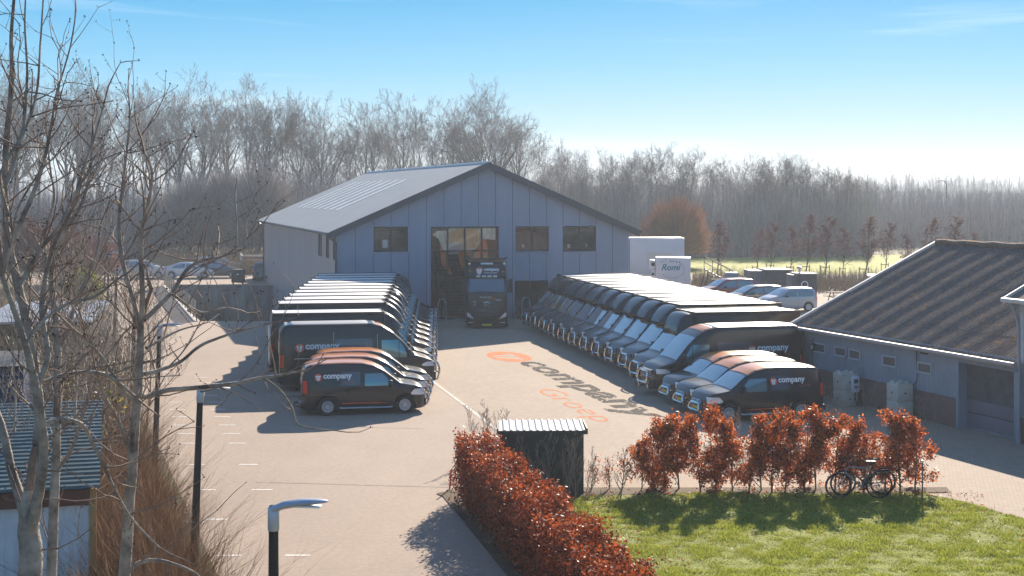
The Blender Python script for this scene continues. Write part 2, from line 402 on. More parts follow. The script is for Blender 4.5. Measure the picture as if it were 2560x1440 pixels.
# --- compact panel van with orange roof
def compact_van():
    t = thing('compact_van', '', 'van'); L = 4.32
    lf = Loft(L, [(0,1.30),(.03,1.50),(.10,1.66),(.25,1.745),(.6,1.79),(1.5,1.81),(2.1,1.79),(2.5,1.70),(2.85,1.53),(3.45,1.07),(3.6,1.04),(4.0,.97),(4.18,.90),(4.28,.80),(4.32,.70)],
              [(0,.80),(.05,.85),(.2,.90),(3.5,.91),(3.9,.87),(4.15,.76),(4.28,.60),(4.32,.50)], .97, .16, zb=.20, rc=.12, arches=(.87, 3.56), ar=.37)
    mb = MB(); lf.mesh(mb); mb.build('body', M['black'], t, sharp=.9)
    mb = MB(); lf.top_patch(mb, .12, 2.80, .99, .008, 24, 10); mb.build('roof_panel', M['orange'], t)
    mb = MB(); lf.top_patch(mb, 2.86, 3.43, .93, .010, 10, 8); mb.build('windscreen', M['ws'], t)
    for sg in (1, -1):
        mb = MB(); lf.side_patch(mb, 2.16, 3.10, lambda x: 1.00, lambda x: min(1.43, 1.50 - .25*max(0, x-2.5) - .9*max(0, x-2.8)), sg)
        mb.build('side_window', M['sg'], t)
        mb = MB(); lf.side_patch(mb, 1.33, 2.0, 1.03, 1.50, sg); mb.build('blanked_window', M['dg'], t)
        mb = MB(); lf.side_patch(mb, .30, 2.10, .97, .985, sg, .01); lf.side_patch(mb, 2.11, 2.125, .42, 1.5, sg, .006, 1, 6)
        lf.side_patch(mb, 1.27, 1.282, .42, 1.5, sg, .006, 1, 6); lf.side_patch(mb, 3.22, 3.232, .5, 1.0, sg, .006, 1, 6); mb.build('door_seam', M['trim'], t)
        mb = MB(); lf.side_patch(mb, 2.22, 2.40, .89, .92, sg, .03, 3, 1); lf.side_patch(mb, 1.85, 2.02, .89, .92, sg, .03, 3, 1); mb.build('door_handle', M['black'], t)
        mb = MB(); lf.side_patch(mb, 1.35, 3.05, .40, lambda x: .40 + .035*min(1, (3.05-x)/.4), sg, .012); mb.build('side_stripe', M['orangem'], t)
        mb = MB(); mb.tube([(1.28, sg*.93, .27), (1.4, sg*.95, .26), (3.0, sg*.95, .26), (3.12, sg*.93, .27)], .03, 8); mb.build('side_step', M['alu'], t)
        mb = MB(); lf.side_patch(mb, .02, .16, .78, 1.22, sg, .012, 4, 4); mb.build('taillight', M['red'], t)
        for xw in (.87, 3.56): wheel(t, xw, sg*.90, .315, .2, sg, M['rim'])
        mirror(t, 3.05, sg*.88, 1.08, sg)
        V2, Fs = text2d('company', .035); x0 = (.72 if sg < 0 else 1.72)
        mb = MB(); lf.decal(mb, V2, Fs, x0, 1.22, .27, sg); mb.build('lettering', M['white'], t)
        lf.emblem(t, (.55 if sg < 0 else 1.90), 1.33, .125, sg)
        V2, Fs = text2d('Groep', 0); mb = MB(); lf.decal(mb, V2, Fs, (1.38 if sg < 0 else .95), 1.08, .17, sg); mb.build('small_lettering', M['dred'], t)
    lamps(lf, t, 3.78, 4.26, lambda x: .64 + .10*max(0, (4.1-x)), lambda x: .86 - .02*(x-3.78) if x > 3.9 else .74 + (x-3.78))
    mb = MB(); mb.bbox(4.0, 4.36, -.62, .62, .22, .50, .05); mb.build('bumper', M['black'], t)
    interior_grille(t, 4.33, .40, .54, .74, 4, M['chrome'])
    mb = MB(); mb.bbox(4.37, 4.385, -.26, .26, .37, .48, .004); mb.build('number_plate', M['plate'], t)
    mb = MB(); mb.bbox(-.10, .10, -.82, .82, .26, .48, .04); mb.build('rear_bumper', M['black'], t)
    mb = MB(); mb.bbox(-.025, .02, -.62, .62, 1.0, 1.28, .01); mb.build('rear_window', M['sg'], t)
    mb = MB(); mb.tube([(-.05,-.5,.30),(-.22,-.45,.30),(-.26,0,.30),(-.22,.45,.30),(-.05,.5,.30)], .03, 8); mb.build('tow_bar', M['trim'], t)
    bull_bar(t, 4.34, .24, .60, .42)
    mb = MB(); mb.bbox(.15, 4.2, -.62, .62, .16, .30, .02); mb.build('underbody', M['trim'], t)
    return t, L

# --- high-roof panel van
def panel_van():
    t = thing('panel_van', '', 'van'); L = 6.1
    lf = Loft(L, [(0,2.30),(.04,2.42),(.15,2.56),(.4,2.60),(3.6,2.60),(4.0,2.50),(4.4,2.26),(4.75,1.95),(5.30,1.34),(5.45,1.28),(5.85,1.17),(5.98,1.08),(6.07,.95),(6.1,.85)],
              [(0,.93),(.05,.97),(.2,.99),(5.2,1.0),(5.7,.95),(5.95,.86),(6.07,.74),(6.1,.65)], 1.22, .075, zb=.26, rc=.16, arches=(1.12, 5.12), ar=.40)
    mb = MB(); lf.mesh(mb); mb.build('body', M['black'], t, sharp=.9)
    mb = MB(); lf.top_patch(mb, 3.75, 4.12, .98, .008, 6, 8); mb.build('roof_stripe', M['orange'], t)
    mb = MB(); lf.top_patch(mb, .2, 3.74, .97, .008, 10, 8); mb.build('roof_panel', M['steelroof'], t)
    mb = MB(); lf.top_patch(mb, 4.45, 5.26, .93, .010, 10, 8); mb.build('windscreen', M['ws'], t)
    for sg in (1, -1):
        mb = MB(); lf.side_patch(mb, 3.95, 4.62, 1.27, 1.95, sg); lf.side_patch(mb, 4.65, 5.0, 1.27, lambda x: 1.93 - 1.55*(x-4.65), sg, .008, 6, 4); mb.build('side_window', M['sg'], t)
        mb = MB(); lf.side_patch(mb, 2.15, 3.60, 1.40, 2.02, sg); mb.build('blanked_window', M['dg'], t)
        mb = MB(); lf.side_patch(mb, .55, 2.0, 1.27, 1.30, sg, .012); lf.side_patch(mb, 3.78, 3.795, .5, 2.2, sg, .006, 1, 8)
        lf.side_patch(mb, 2.07, 2.082, .5, 2.3, sg, .006, 1, 8); mb.build('door_seam', M['alu'] if sg < 0 else M['trim'], t)
        mb = MB(); lf.side_patch(mb, .02, .15, .95, 1.45, sg, .012, 4, 4); mb.build('taillight', M['red'], t)
        for xw in (1.12, 5.12): wheel(t, xw, sg*.98, .35, .22, sg, M['rim'], .58)
        mirror(t, 5.02, sg*1.02, 1.42, sg, .36)
        V2, Fs = text2d('company', .035)
        mb = MB(); lf.decal(mb, V2, Fs, (.98 if sg < 0 else 1.95), 1.56, .36, sg); mb.build('lettering', M['white'], t)
        lf.emblem(t, (.76 if sg < 0 else 2.17), 1.70, .165, sg)
        V2, Fs = text2d('Groep', 0); mb = MB(); lf.decal(mb, V2, Fs, (1.7 if sg < 0 else 1.1), 1.38, .2, sg); mb.build('small_lettering', M['dred'], t)
    lamps(lf, t, 5.55, 6.04, lambda x: .88 + .12*max(0, 5.8-x), lambda x: min(1.06, .97 + .5*(x-5.55)))
    mb = MB(); mb.bbox(5.7, 6.14, -.80, .80, .28, .66, .06); mb.build('bumper', M['trim'], t)
    interior_grille(t, 6.11, .52, .70, 1.0, 4, M['alu'])
    mb = MB(); mb.bbox(6.145, 6.16, -.26, .26, .42, .53, .004); mb.build('number_plate', M['plate'], t)
    mb = MB(); mb.bbox(-.12, .1, -.95, .95, .36, .56, .04); mb.build('rear_bumper', M['trim'], t)
    mb = MB()
    for sg in (1, -1): mb.bbox(-.03, .02, min(sg*.08, sg*.78), max(sg*.08, sg*.78), 1.4, 1.95, .01)
    mb.build('rear_window', M['sg'], t)
    bull_bar(t, 6.14, .28, .96, .50, .14)
    mb = MB(); mb.bbox(.2, 5.9, -.7, .7, .22, .36, .02); mb.build('underbody', M['trim'], t)
    return t, L

# --- box truck on a van chassis
def box_truck(kind):
    t = thing('box_truck', '', 'truck'); L = 6.6; BL, BH = 4.55, 3.02
    lf = Loft(L, [(4.5,2.30),(4.9,2.30),(5.15,2.16),(5.85,1.36),(5.98,1.29),(6.36,1.18),(6.5,1.07),(6.58,.94),(6.6,.86)],
              [(4.5,.97),(5.7,1.0),(6.2,.95),(6.45,.86),(6.57,.74),(6.6,.65)], 1.22, .10, zb=.28, rc=.14, arches=(5.64,), ar=.40, x0=4.58)
    mb = MB(); lf.mesh(mb); mb.build('cab', M['black'], t, sharp=.9)
    mb = MB(); lf.top_patch(mb, 5.20, 5.82, .93, .010, 8, 8); mb.build('windscreen', M['ws'], t)
    # wind deflector / moulded roof fairing
    if kind == 'integral':
        ff = Loft(5.25, [(4.5,2.98),(4.8,2.97),(5.0,2.85),(5.15,2.6),(5.25,2.2)], [(4.5,1.02),(4.9,.98),(5.15,.86),(5.25,.7)], 2.2, .18, zb=2.0, rc=.22, x0=4.5, sm=.2)
    else:
        ff = Loft(5.36, [(4.5,3.0),(4.75,2.93),(5.0,2.76),(5.2,2.55),(5.32,2.36),(5.36,2.28)], [(4.5,.98),(4.9,.90),(5.2,.72),(5.36,.5)], 2.30, .22, zb=2.20, rc=.18, x0=4.56, sm=.16)
    mb = MB(); ff.mesh(mb, step=.06); mb.build('wind_deflector', M['black'], t, sharp=.9)
    # box body
    mb = MB(); mb.bbox(0, BL, -1.07, 1.07, .92, BH - .05, .015); bx = mb.build('cargo_box', M['blackbox'], t)
    mb = MB(); mb.bbox(.03, BL - .03, -1.05, 1.05, BH - .052, BH + .01, .012); mb.build('box_roof', M['grp'], t)
    mb = MB()
    for sg in (1, -1):
        mb.bbox(-.01, BL + .01, min(sg*1.045, sg*1.09), max(sg*1.045, sg*1.09), BH - .10, BH + .045, .008)
        mb.bbox(-.01, BL + .01, min(sg*1.045, sg*1.09), max(sg*1.045, sg*1.09), .88, .98, .01)
        mb.bbox(BL - .04, BL + .014, min(sg*1.04, sg*1.085), max(sg*1.04, sg*1.085), .98, BH - .09, .01)
        mb.bbox(-.014, .04, min(sg*1.04, sg*1.085), max(sg*1.04, sg*1.085), .98, BH - .09, .01)
    mb.bbox(BL - .03, BL + .014, -1.04, 1.04, BH - .09, BH + .04, .008)
    mb.build('edge_trim', M['trim'], bx)
    mb = MB(); mb.bbox(-.03, -.002, -.99, -.03, 1.0, 2.9, .01); mb.bbox(-.03, -.002, .03, .99, 1.0, 2.9, .01); mb.build('rear_door', M['blackbox'], bx)
    mb = MB()
    for z in (2.62, 2.74): mb.bbox(-.05, -.03, -.9, .9, z, z + .03, .005)
    mb.build('door_bar', M['alu'], bx)
    mb = MB(); mb.bbox(-.12, -.05, -.98, .98, .8, 2.35, .02); mb.build('tail_lift', M['alu'], t)
    mb = MB(); mb.bbox(-.16, .1, -1.0, 1.0, .50, .66, .03)
    for sg in (1, -1): mb.bbox(-.1, .5, min(sg*.45, sg*.55), max(sg*.45, sg*.55), .5, .9, .02)
    mb.build('rear_frame', M['trim'], t)
    mb = MB()
    for i in range(2):
        z = 1.35 + i*.22
        mb.bbox(-.03, .02, 1.06, 1.10, z, z + .14, .01); mb.bbox(-.03, .02, -1.10, -1.06, z, z + .14, .01)
    mb.build('marker_lamp', M['red'], t)
    for sg in (1, -1):
        mb = MB(); lf.side_patch(mb, 4.95, 5.42, 1.29, lambda x: 1.93, sg, .008, 6, 4); lf.side_patch(mb, 5.45, 5.72, 1.29, lambda x: 1.88 - 1.3*max(0, x-5.4), sg, .008, 6, 4); mb.build('side_window', M['sg'], t)
        wheel(t, 5.64, sg*.98, .35, .22, sg, M['rim'], .58); wheel(t, 1.35, sg*.98, .35, .22, sg, M['rim'], .58)
        mb = MB(); mb.bbox(1.9, 4.3, min(sg*.98, sg*1.0), max(sg*.98, sg*1.0), .45, .85, .005); mb.build('side_guard', M['trim'], t)
        mirror(t, 5.55, sg*1.04, 1.47, sg, .40)
        mb = MB(); mb.bbox(-.20, -.155, min(sg*.72, sg*.98), max(sg*.72, sg*.98), .52, .64, .01); mb.build('taillight', M['red'], t)
    if kind == 'integral':
        lamps(lf, t, 6.0, 6.52, lambda x: .84 + .25*max(0, 6.4-x), lambda x: 1.10 - .12*(x-6.0))
        interior_grille(t, 6.61, .62, .55, .78, 3, M['trim'])
    else:
        lamps(lf, t, 6.05, 6.54, lambda x: .88 + .12*max(0, 6.3-x), lambda x: min(1.06, .97 + .5*(x-6.05)))
        interior_grille(t, 6.61, .52, .70, 1.0, 4, M['alu'])
    mb = MB(); mb.bbox(6.2, 6.64, -.80, .80, .30, .66, .06); mb.build('bumper', M['trim'], t)
    mb = MB(); mb.bbox(6.645, 6.66, -.24, .24, .36, .45, .004); mb.build('number_plate', M['plate'], t)
    bull_bar(t, 6.64, .28, .98, .46, .14)
    mb = MB(); mb.bbox(.2, 6.4, -.45, .45, .40, .90, .03); mb.build('chassis', M['trim'], t)
    return t, L

# --- passenger cars
def car(name, label, color, loc, rz, kind='hatch', rims=None, group=None):
    paint = mat('paint_' + name + str(len(MATS)), color, .3, coat=1.0, metal=.2)
    t = thing(name, label, 'car', loc, rz, group)
    if kind == 'sedan':
        L = 4.75; zt = [(0,.90),(.08,1.02),(.55,1.10),(1.5,1.42),(2.1,1.46),(2.6,1.42),(3.6,.98),(4.4,.80),(4.68,.68),(4.75,.6)]; win = (1.0, 3.3, .93); ws = (2.75, 3.55)
    elif kind == 'suv':
        L = 4.5; zt = [(0,1.10),(.1,1.40),(.4,1.60),(1.2,1.66),(2.3,1.64),(2.6,1.56),(3.35,1.12),(4.2,.98),(4.42,.85),(4.5,.7)]; win = (.5, 3.1, 1.06); ws = (2.68, 3.30)
    elif kind == 'mini':
        L = 3.7; zt = [(0,1.10),(.06,1.35),(.25,1.52),(1.0,1.57),(1.9,1.54),(2.15,1.45),(2.85,1.06),(3.4,.92),(3.62,.8),(3.7,.65)]; win = (.3, 2.65, 1.0); ws = (2.2, 2.82)
    else:
        L = 4.3; zt = [(0,1.00),(.08,1.22),(.4,1.42),(1.2,1.48),(2.2,1.46),(2.5,1.38),(3.3,1.0),(4.0,.84),(4.22,.72),(4.3,.6)]; win = (.55, 3.05, .96); ws = (2.58, 3.26)
    xa = (L*.19, L*.81)
    lf = Loft(L, zt, [(0,.72),(.15,.84),(.5,.89),(L-.6,.89),(L-.2,.74),(L,.55)], win[2] - .02, .38, zb=.2, rc=.10, arches=xa, ar=.36, sm=.24)
    mb = MB(); lf.mesh(mb); mb.build('body', paint, t, sharp=.9)
    mb = MB(); lf.top_patch(mb, ws[0], ws[1], .93); mb.build('windscreen', M['ws'], t)
    for sg in (1, -1):
        xm = (win[0] + win[1]) / 2
        top = lambda x: max(win[2] + .02, min(lf.zt(x) - .13, lf.zt(x) - .12))
        mb = MB(); lf.side_patch(mb, win[0], xm - .04, win[2], top, sg, .012, 10, 4); lf.side_patch(mb, xm + .04, win[1], win[2], top, sg, .012, 10, 4); mb.build('side_window', M['sg'], t)
        for x in xa: wheel(t, x, sg*.88, .31, .2, sg, M['rim'], .66, 9)
        mirror(t, win[1] - .35, sg*.9, win[2] + .05, sg, .14)
        mb = MB(); lf.side_patch(mb, L - .6, L - .12, .6, .72, sg, .012, 6, 2); mb.build('headlight', M['lamp'], t)
        mb = MB(); lf.side_patch(mb, .01, .2, .75, .98 if kind != 'mini' else 1.3, sg, .012, 4, 3); mb.build('taillight', M['red'], t)
        mb = MB(); lf.side_patch(mb, xm - .006, xm + .006, .4, win[2], sg, .005, 1, 4); mb.build('door_seam', M['trim'], t)
    mb = MB(); mb.bbox(L - .2, L + .03, -.6, .6, .24, .46, .04); mb.build('bumper', M['trim'], t)
    return t
# ------------------------------------------------------------------ ground, yard, paving, lawn
def sheet(name, outer, z, m, holes=(), kind='structure', thick=0):
    loops = [[Vector((x, y, 0)) for x, y in outer]] + [[Vector((x, y, 0)) for x, y in h] for h in holes]
    tris = geometry.tessellate_polygon(loops); pts = [p for l in loops for p in l]
    me = bpy.data.meshes.new(name)
    fs = []
    for t in tris:
        a, b, c = (pts[i] for i in t)
        fs.append(t if (b - a).cross(c - a).z > 0 else t[::-1])
    me.from_pydata([(p.x, p.y, z) for p in pts], [], fs); me.materials.append(m)
    o = bpy.data.objects.new(name, me); col.objects.link(o); o['kind'] = kind
    return o
def ground_mat(name, cols, scales, rough=.9, bump=.3, bs=30, brick=None, extra=None):
    m = bpy.data.materials.new(name); m.use_nodes = True; n = m.node_tree.nodes; l = m.node_tree.links; b = n['Principled BSDF']
    b.inputs['Roughness'].default_value = rough; b.inputs['Specular IOR Level'].default_value = .12
    tc = n.new('ShaderNodeTexCoord'); cur = None
    for i, (c0, c1) in enumerate(cols):
        no = n.new('ShaderNodeTexNoise'); no.inputs['Scale'].default_value = scales[i]; no.inputs['Detail'].default_value = 8; no.inputs['Roughness'].default_value = .7
        mp = n.new('ShaderNodeMapping'); mp.inputs['Rotation'].default_value = (0, 0, .28); mp.inputs['Scale'].default_value = (1, .45 if i == 0 else 1, 1)
        l.new(tc.outputs['Object'], mp.inputs[0]); l.new(mp.outputs[0], no.inputs[0])
        cr = n.new('ShaderNodeValToRGB'); cr.color_ramp.elements[0].position = .35; cr.color_ramp.elements[1].position = .65
        cr.color_ramp.elements[0].color = (*c0, 1); cr.color_ramp.elements[1].color = (*c1, 1); l.new(no.outputs['Fac'], cr.inputs[0])
        if cur is None: cur = cr.outputs[0]
        else:
            mx = n.new('ShaderNodeMixRGB'); mx.blend_type = 'MIX'; mx.inputs[0].default_value = .5; l.new(cur, mx.inputs[1]); l.new(cr.outputs[0], mx.inputs[2]); cur = mx.outputs[0]
    hgt = None
    if brick:
        bt = n.new('ShaderNodeTexBrick'); mp = n.new('ShaderNodeMapping'); mp.inputs['Rotation'].default_value = (0, 0, R(15.5))
        l.new(tc.outputs['Object'], mp.inputs[0]); l.new(mp.outputs[0], bt.inputs['Vector'])
        bt.inputs['Scale'].default_value = 1; bt.inputs['Brick Width'].default_value = brick[0]; bt.inputs['Row Height'].default_value = brick[1]
        bt.inputs['Mortar Size'].default_value = brick[2]; bt.inputs['Color1'].default_value = (1, 1, 1, 1); bt.inputs['Color2'].default_value = (.80, .78, .76, 1); bt.inputs['Mortar'].default_value = (.42, .40, .38, 1)
        mx = n.new('ShaderNodeMixRGB'); mx.blend_type = 'MULTIPLY'; mx.inputs[0].default_value = brick[3]; l.new(cur, mx.inputs[1]); l.new(bt.outputs[0], mx.inputs[2]); cur = mx.outputs[0]
    l.new(cur, b.inputs['Base Color'])
    nb = n.new('ShaderNodeTexNoise'); nb.inputs['Scale'].default_value = bs; nb.inputs['Detail'].default_value = 5; l.new(tc.outputs['Object'], nb.inputs[0])
    bp = n.new('ShaderNodeBump'); bp.inputs['Strength'].default_value = bump; bp.inputs['Distance'].default_value = .03; l.new(nb.outputs['Fac'], bp.inputs['Height']); l.new(bp.outputs[0], b.inputs['Normal'])
    return m
HU = (math.cos(R(15.5)), math.sin(R(15.5))); HV = (-HU[1], HU[0]); HO = (-10.45, 86.1)     # hall frame
def hw_(x, y): return (HO[0] + HU[0]*x + HV[0]*y, HO[1] + HU[1]*x + HV[1]*y)
pit = [(-18.9, 87.3), hw_(-.02, 1.2), hw_(-.02, 36), (-28.9, 121.2)]
m_soil = ground_mat('field_soil', [((.10,.085,.05),(.16,.13,.08)), ((.07,.08,.035),(.15,.13,.08))], [.05, 1.5])
m_grassfar = ground_mat('meadow_grass', [((.26,.28,.04),(.38,.38,.07)), ((.30,.28,.06),(.32,.34,.05))], [.06, .8])
m_asph = ground_mat('worn_asphalt', [((.29,.225,.18),(.43,.335,.27)), ((.29,.235,.185),(.42,.335,.27))], [.16, 7], bump=.12, bs=60)
m_brick = ground_mat('brick_paving', [((.36,.285,.22),(.47,.375,.295)), ((.34,.275,.215),(.47,.38,.30))], [.22, 5], bump=.1, bs=40, brick=(.22,.11,.012,.5))
m_lawnsoil = ground_mat('lawn_ground', [((.14,.17,.02),(.24,.27,.03)), ((.13,.13,.03),(.26,.30,.035))], [.7, 4], bump=.8, bs=9)
sheet('ground', [(-1500,-60),(1500,-60),(1500,3500),(-1500,3500)], -.012, m_soil, [pit])
sheet('meadow', [(14,128),(120,118),(160,200),(60,186),(30,176),(10,168)], -.008, m_grassfar)
sheet('far_meadow', [(60,320),(700,300),(900,900),(120,900)], -.008, m_grassfar)
sheet('asphalt_yard', [(-3,8),(-1.2,20),(-5,20),(-5.6,28),(-10.3,42.5),(-17,62),(-29,92),(-42,125),(-46,138),(34,138),(34,118),(26,92),(30,40),(16,8)], -.004, m_asph, [pit])
brick_poly = [(-.8,48.4),(-3.8,61.6),(-5.4,70),(-6.4,88.2),(8,92.5),(10,99),(26,96),(20,60),(12,57),(16,44),(30,36),(30,12),(5,12),(2,24),(-1.0,36.5),(.8,41.5)]
sheet('brick_paving', brick_poly, 0.0, m_brick)
# light kerb line between asphalt and bricks
m_kerb = mat('concrete_kerb', (.42,.38,.33), .85, var=.25, vs=3)
mb = MB()
P = [Vector((1.0,41.5,0)), Vector((-.8,48.4,0)), Vector((-3.8,61.6,0)), Vector((-5.4,70,0))]
for a, b in zip(P, P[1:]):
    d = (b - a).normalized(); o = Vector((d.y, -d.x, 0)) * .07
    mb.add([a - o, a + o, b + o, b - o], [(0,1,2,3)])
mb.v = [(x, y, .004) for x, y, z in mb.v]
mb.build('kerb_line', m_kerb, smooth=False)['kind'] = 'structure'
# parking bay dashes
mb = MB()
for i, z in enumerate([65.9,64.1,62.3,60.5,58.7,56.9,55.1,53.3,51.5,49.8,48,46.3,44.5,41,37.5,34.1,30.7,27.2]):
    for k in (0, 1):
        if k == 1 and z > 62 or (k == 1 and z == 34.1): continue
        x = -6.05 - .285 * (z - 30.7) + 1.48 * k
        mb.box(x - .27, x + .27, z - .05, z + .05, -.003, .001)
m_paint = mat('worn_road_paint', (.62,.60,.56), .8, var=.25, vs=8)
mb.build('bay_marking', m_paint, smooth=False)['kind'] = 'structure'
# seams and patched strips in the asphalt
m_seamdark = mat('asphalt_seam', (.29,.24,.185), .9, var=.3, vs=4, spec=.1)
for k, (p0, p1, w_) in enumerate([((640,1205),(1120,1218),.05), ((700,1062),(1060,1072),.04)]):
    a_, b_ = gp(*p0), gp(*p1); d_ = (b_ - a_).normalized(); o_ = Vector((d_.y, -d_.x, 0)) * w_; mb = MB(); n_ = 12; V = []
    for i in range(n_ + 1):
        q_ = a_.lerp(b_, i / n_) + Vector((math.sin(i*1.7 + k), math.cos(i*2.3), 0)) * .012; V += [(q_ - o_).to_tuple()[:2] + (-.001,), (q_ + o_).to_tuple()[:2] + (-.001,)]
    mb.add(V, [(2*i, 2*i + 1, 2*i + 3, 2*i + 2) for i in range(n_)]); mb.build('asphalt_seam', m_seamdark, smooth=False)['kind'] = 'structure'
# lawn
lawn_poly = [(.2,35.2),(.9,36.2),(2.2,36.9),(6,37.1),(10.4,37.2),(11.1,36.3),(12.3,33.7),(14.5,29.5),(17,24),(19,12),(5,12),(3.3,22),(1.7,28)]
sheet('lawn', lawn_poly, .012, m_lawnsoil)
# soil strip at the foot of the hedges
m_dirt = ground_mat('dark_soil', [((.09,.06,.04),(.15,.11,.075)), ((.06,.045,.03),(.14,.10,.06))], [.8, 6], bump=.9, bs=14)
sheet('soil_bed', [(-1.95,37.0),(-1.2,37.7),(11.4,37.75),(11.3,37.1),(2.2,36.75),(.8,36.0),(.1,35.0),(1.6,28),(3.1,21),(2.2,19),(1.4,22),(-.1,29),(-1.75,36.6)], .016, m_dirt)
# painted sign on the paving
m_pdark = mat('worn_dark_paint', (.09,.085,.08), .8, var=.3, vs=6)
def scuffed(name, c, thr):
    m = mat(name, c, .9, spec=.05); n = m.node_tree.nodes; l = m.node_tree.links; b = n['Principled BSDF']
    tc = n.new('ShaderNodeTexCoord'); mp = n.new('ShaderNodeMapping'); mp.inputs['Scale'].default_value = (1, .55, 1); mp.inputs['Rotation'].default_value = (0,0,R(15.5))
    no = n.new('ShaderNodeTexNoise'); no.inputs['Scale'].default_value = 5.5; no.inputs['Detail'].default_value = 3
    l.new(tc.outputs['Object'], mp.inputs[0]); l.new(mp.outputs[0], no.inputs[0])
    cr = n.new('ShaderNodeValToRGB'); cr.color_ramp.elements[0].position = thr; cr.color_ramp.elements[1].position = thr + .02
    l.new(no.outputs['Fac'], cr.inputs[0])
    t = n.new('ShaderNodeBsdfTransparent'); mx = n.new('ShaderNodeMixShader')
    l.new(cr.outputs[0], mx.inputs[0]); l.new(t.outputs[0], mx.inputs[1]); l.new(b.outputs[0], mx.inputs[2]); l.new(mx.outputs[0], n['Material Output'].inputs[0])
    return m
def paint_text(s, a, b, xh, bold, name, m):
    """lay a word on the ground: from point a along to b, letter height scaled by xh"""
    V2, Fs = text2d(s, bold); wd = V2[:, 0].max(); a = Vector(a); b = Vector(b); d = (b - a); up = Vector((-d.y, d.x)).normalized()
    mb = MB(); mb.add([(a.x + d.x*u/wd + up.x*v*xh, a.y + d.y*u/wd + up.y*v*xh, .005) for u, v in V2], Fs)
    return mb.build(name, m, smooth=False)
pd, po = scuffed('scuffed_dark_paint', (.05,.045,.042), .40), scuffed('scuffed_orange_paint', (.72,.21,.085), .41)
tag(paint_text('company', (-.25,65.9), (3.85,49.3), 1.95, .035, 'painted_word', pd), 'large dark grey painted word on the brick paving between the two rows of vans', 'painted sign')
tag(paint_text('Groep', (.60,56.6), (2.55,48.6), 1.35, -.012, 'painted_word', po), 'thin orange painted word on the brick paving beside the big grey word', 'painted sign')
d = Vector((.224,-.975)); up = Vector((.975,.224)); c = Vector((-.15, 68.2)); mb = MB(); n = 40
ring = [(math.cos(2*math.pi*i/n), math.sin(2*math.pi*i/n)) for i in range(n)]
def em(p, z): return (c.x + d.x*p[0]*2.2 + up.x*p[1]*.98, c.y + d.y*p[0]*2.2 + up.y*p[1]*.98, z)
loops = [[Vector((x, y, 0)) for x, y in ring]] + [[Vector((x*.74 + .04, y*.80, 0)) for x, y in p] for p in EMB_W]
tr = geometry.tessellate_polygon(loops); pts = [p for l_ in loops for p in l_]
mb.add([em(p, .005) for p in pts], tr)
tag(mb.build('painted_emblem', po, smooth=False), 'round orange painted emblem on the brick paving before the large word', 'painted sign')

# ------------------------------------------------------------------ loading pit left of the hall
m_conc = mat('stained_concrete', (.22,.21,.20), .9, var=.45, vs=.9, stretch=(1,1,.25), bump=.4, bs=8)
PD = -3.1
P = [Vector((x, y, 0)) for x, y in pit]
mb = MB(); mb.add([P[0], P[1], P[2] + Vector((0,0,PD)), P[3] + Vector((0,0,PD))], [(0,1,2,3)])
mb.build('pit_ramp', m_asph, smooth=False)['kind'] = 'structure'
def wall_between(name, a, b, z0, z1, th, m, label, cat, joints=2.6):
    a = Vector(a[:2]); b = Vector(b[:2]); d = (b - a); L = d.length; d /= L; t = thing(name, label, cat, (a.x, a.y, 0), math.atan2(d.y, d.x))
    mb = MB(); k = int(L / joints)
    for i in range(k):
        mb.bbox(i*L/k + .01, (i+1)*L/k - .01, 0, th, z0, z1, .015)
    mb.build('wall_panel', m, t)
    mb = MB(); mb.box(-.02, L + .02, -.04, th + .04, z1, z1 + .06); mb.build('coping', m_kerb, t)
    return t
wall_between('retaining_wall', pit[3], pit[2], PD, .04, .3, m_conc, 'stained concrete retaining wall at the back of the loading pit beside the hall', 'wall')
wall_between('retaining_wall', (-19.0,87.0), (-29.1,121.2), PD, -.02, .25, m_conc, 'long concrete pit wall running back under the dark railing', 'wall')
# railing along the pit
m_dsteel = mat('dark_steel', (.035,.037,.04), .5, metal=.3)
a = Vector((-19.1, 87.2)); b = Vector((-29.2, 121.0)); d = b - a; L = d.length
t = thing('railing', 'long dark steel railing with many horizontal bars along the pit edge', 'railing', (a.x, a.y, .04), math.atan2(d.y, d.x))
for i in range(15):
    mb = MB(); mb.box(i*L/14 - .035, i*L/14 + .035, -.03, .03, 0, 1.12); mb.build('post', m_dsteel, t)
for i in range(9):
    mb = MB(); mb.box(-.05, L + .05, -.022, .022, .14 + i*.115, .19 + i*.115); mb.build('rail', m_dsteel, t)

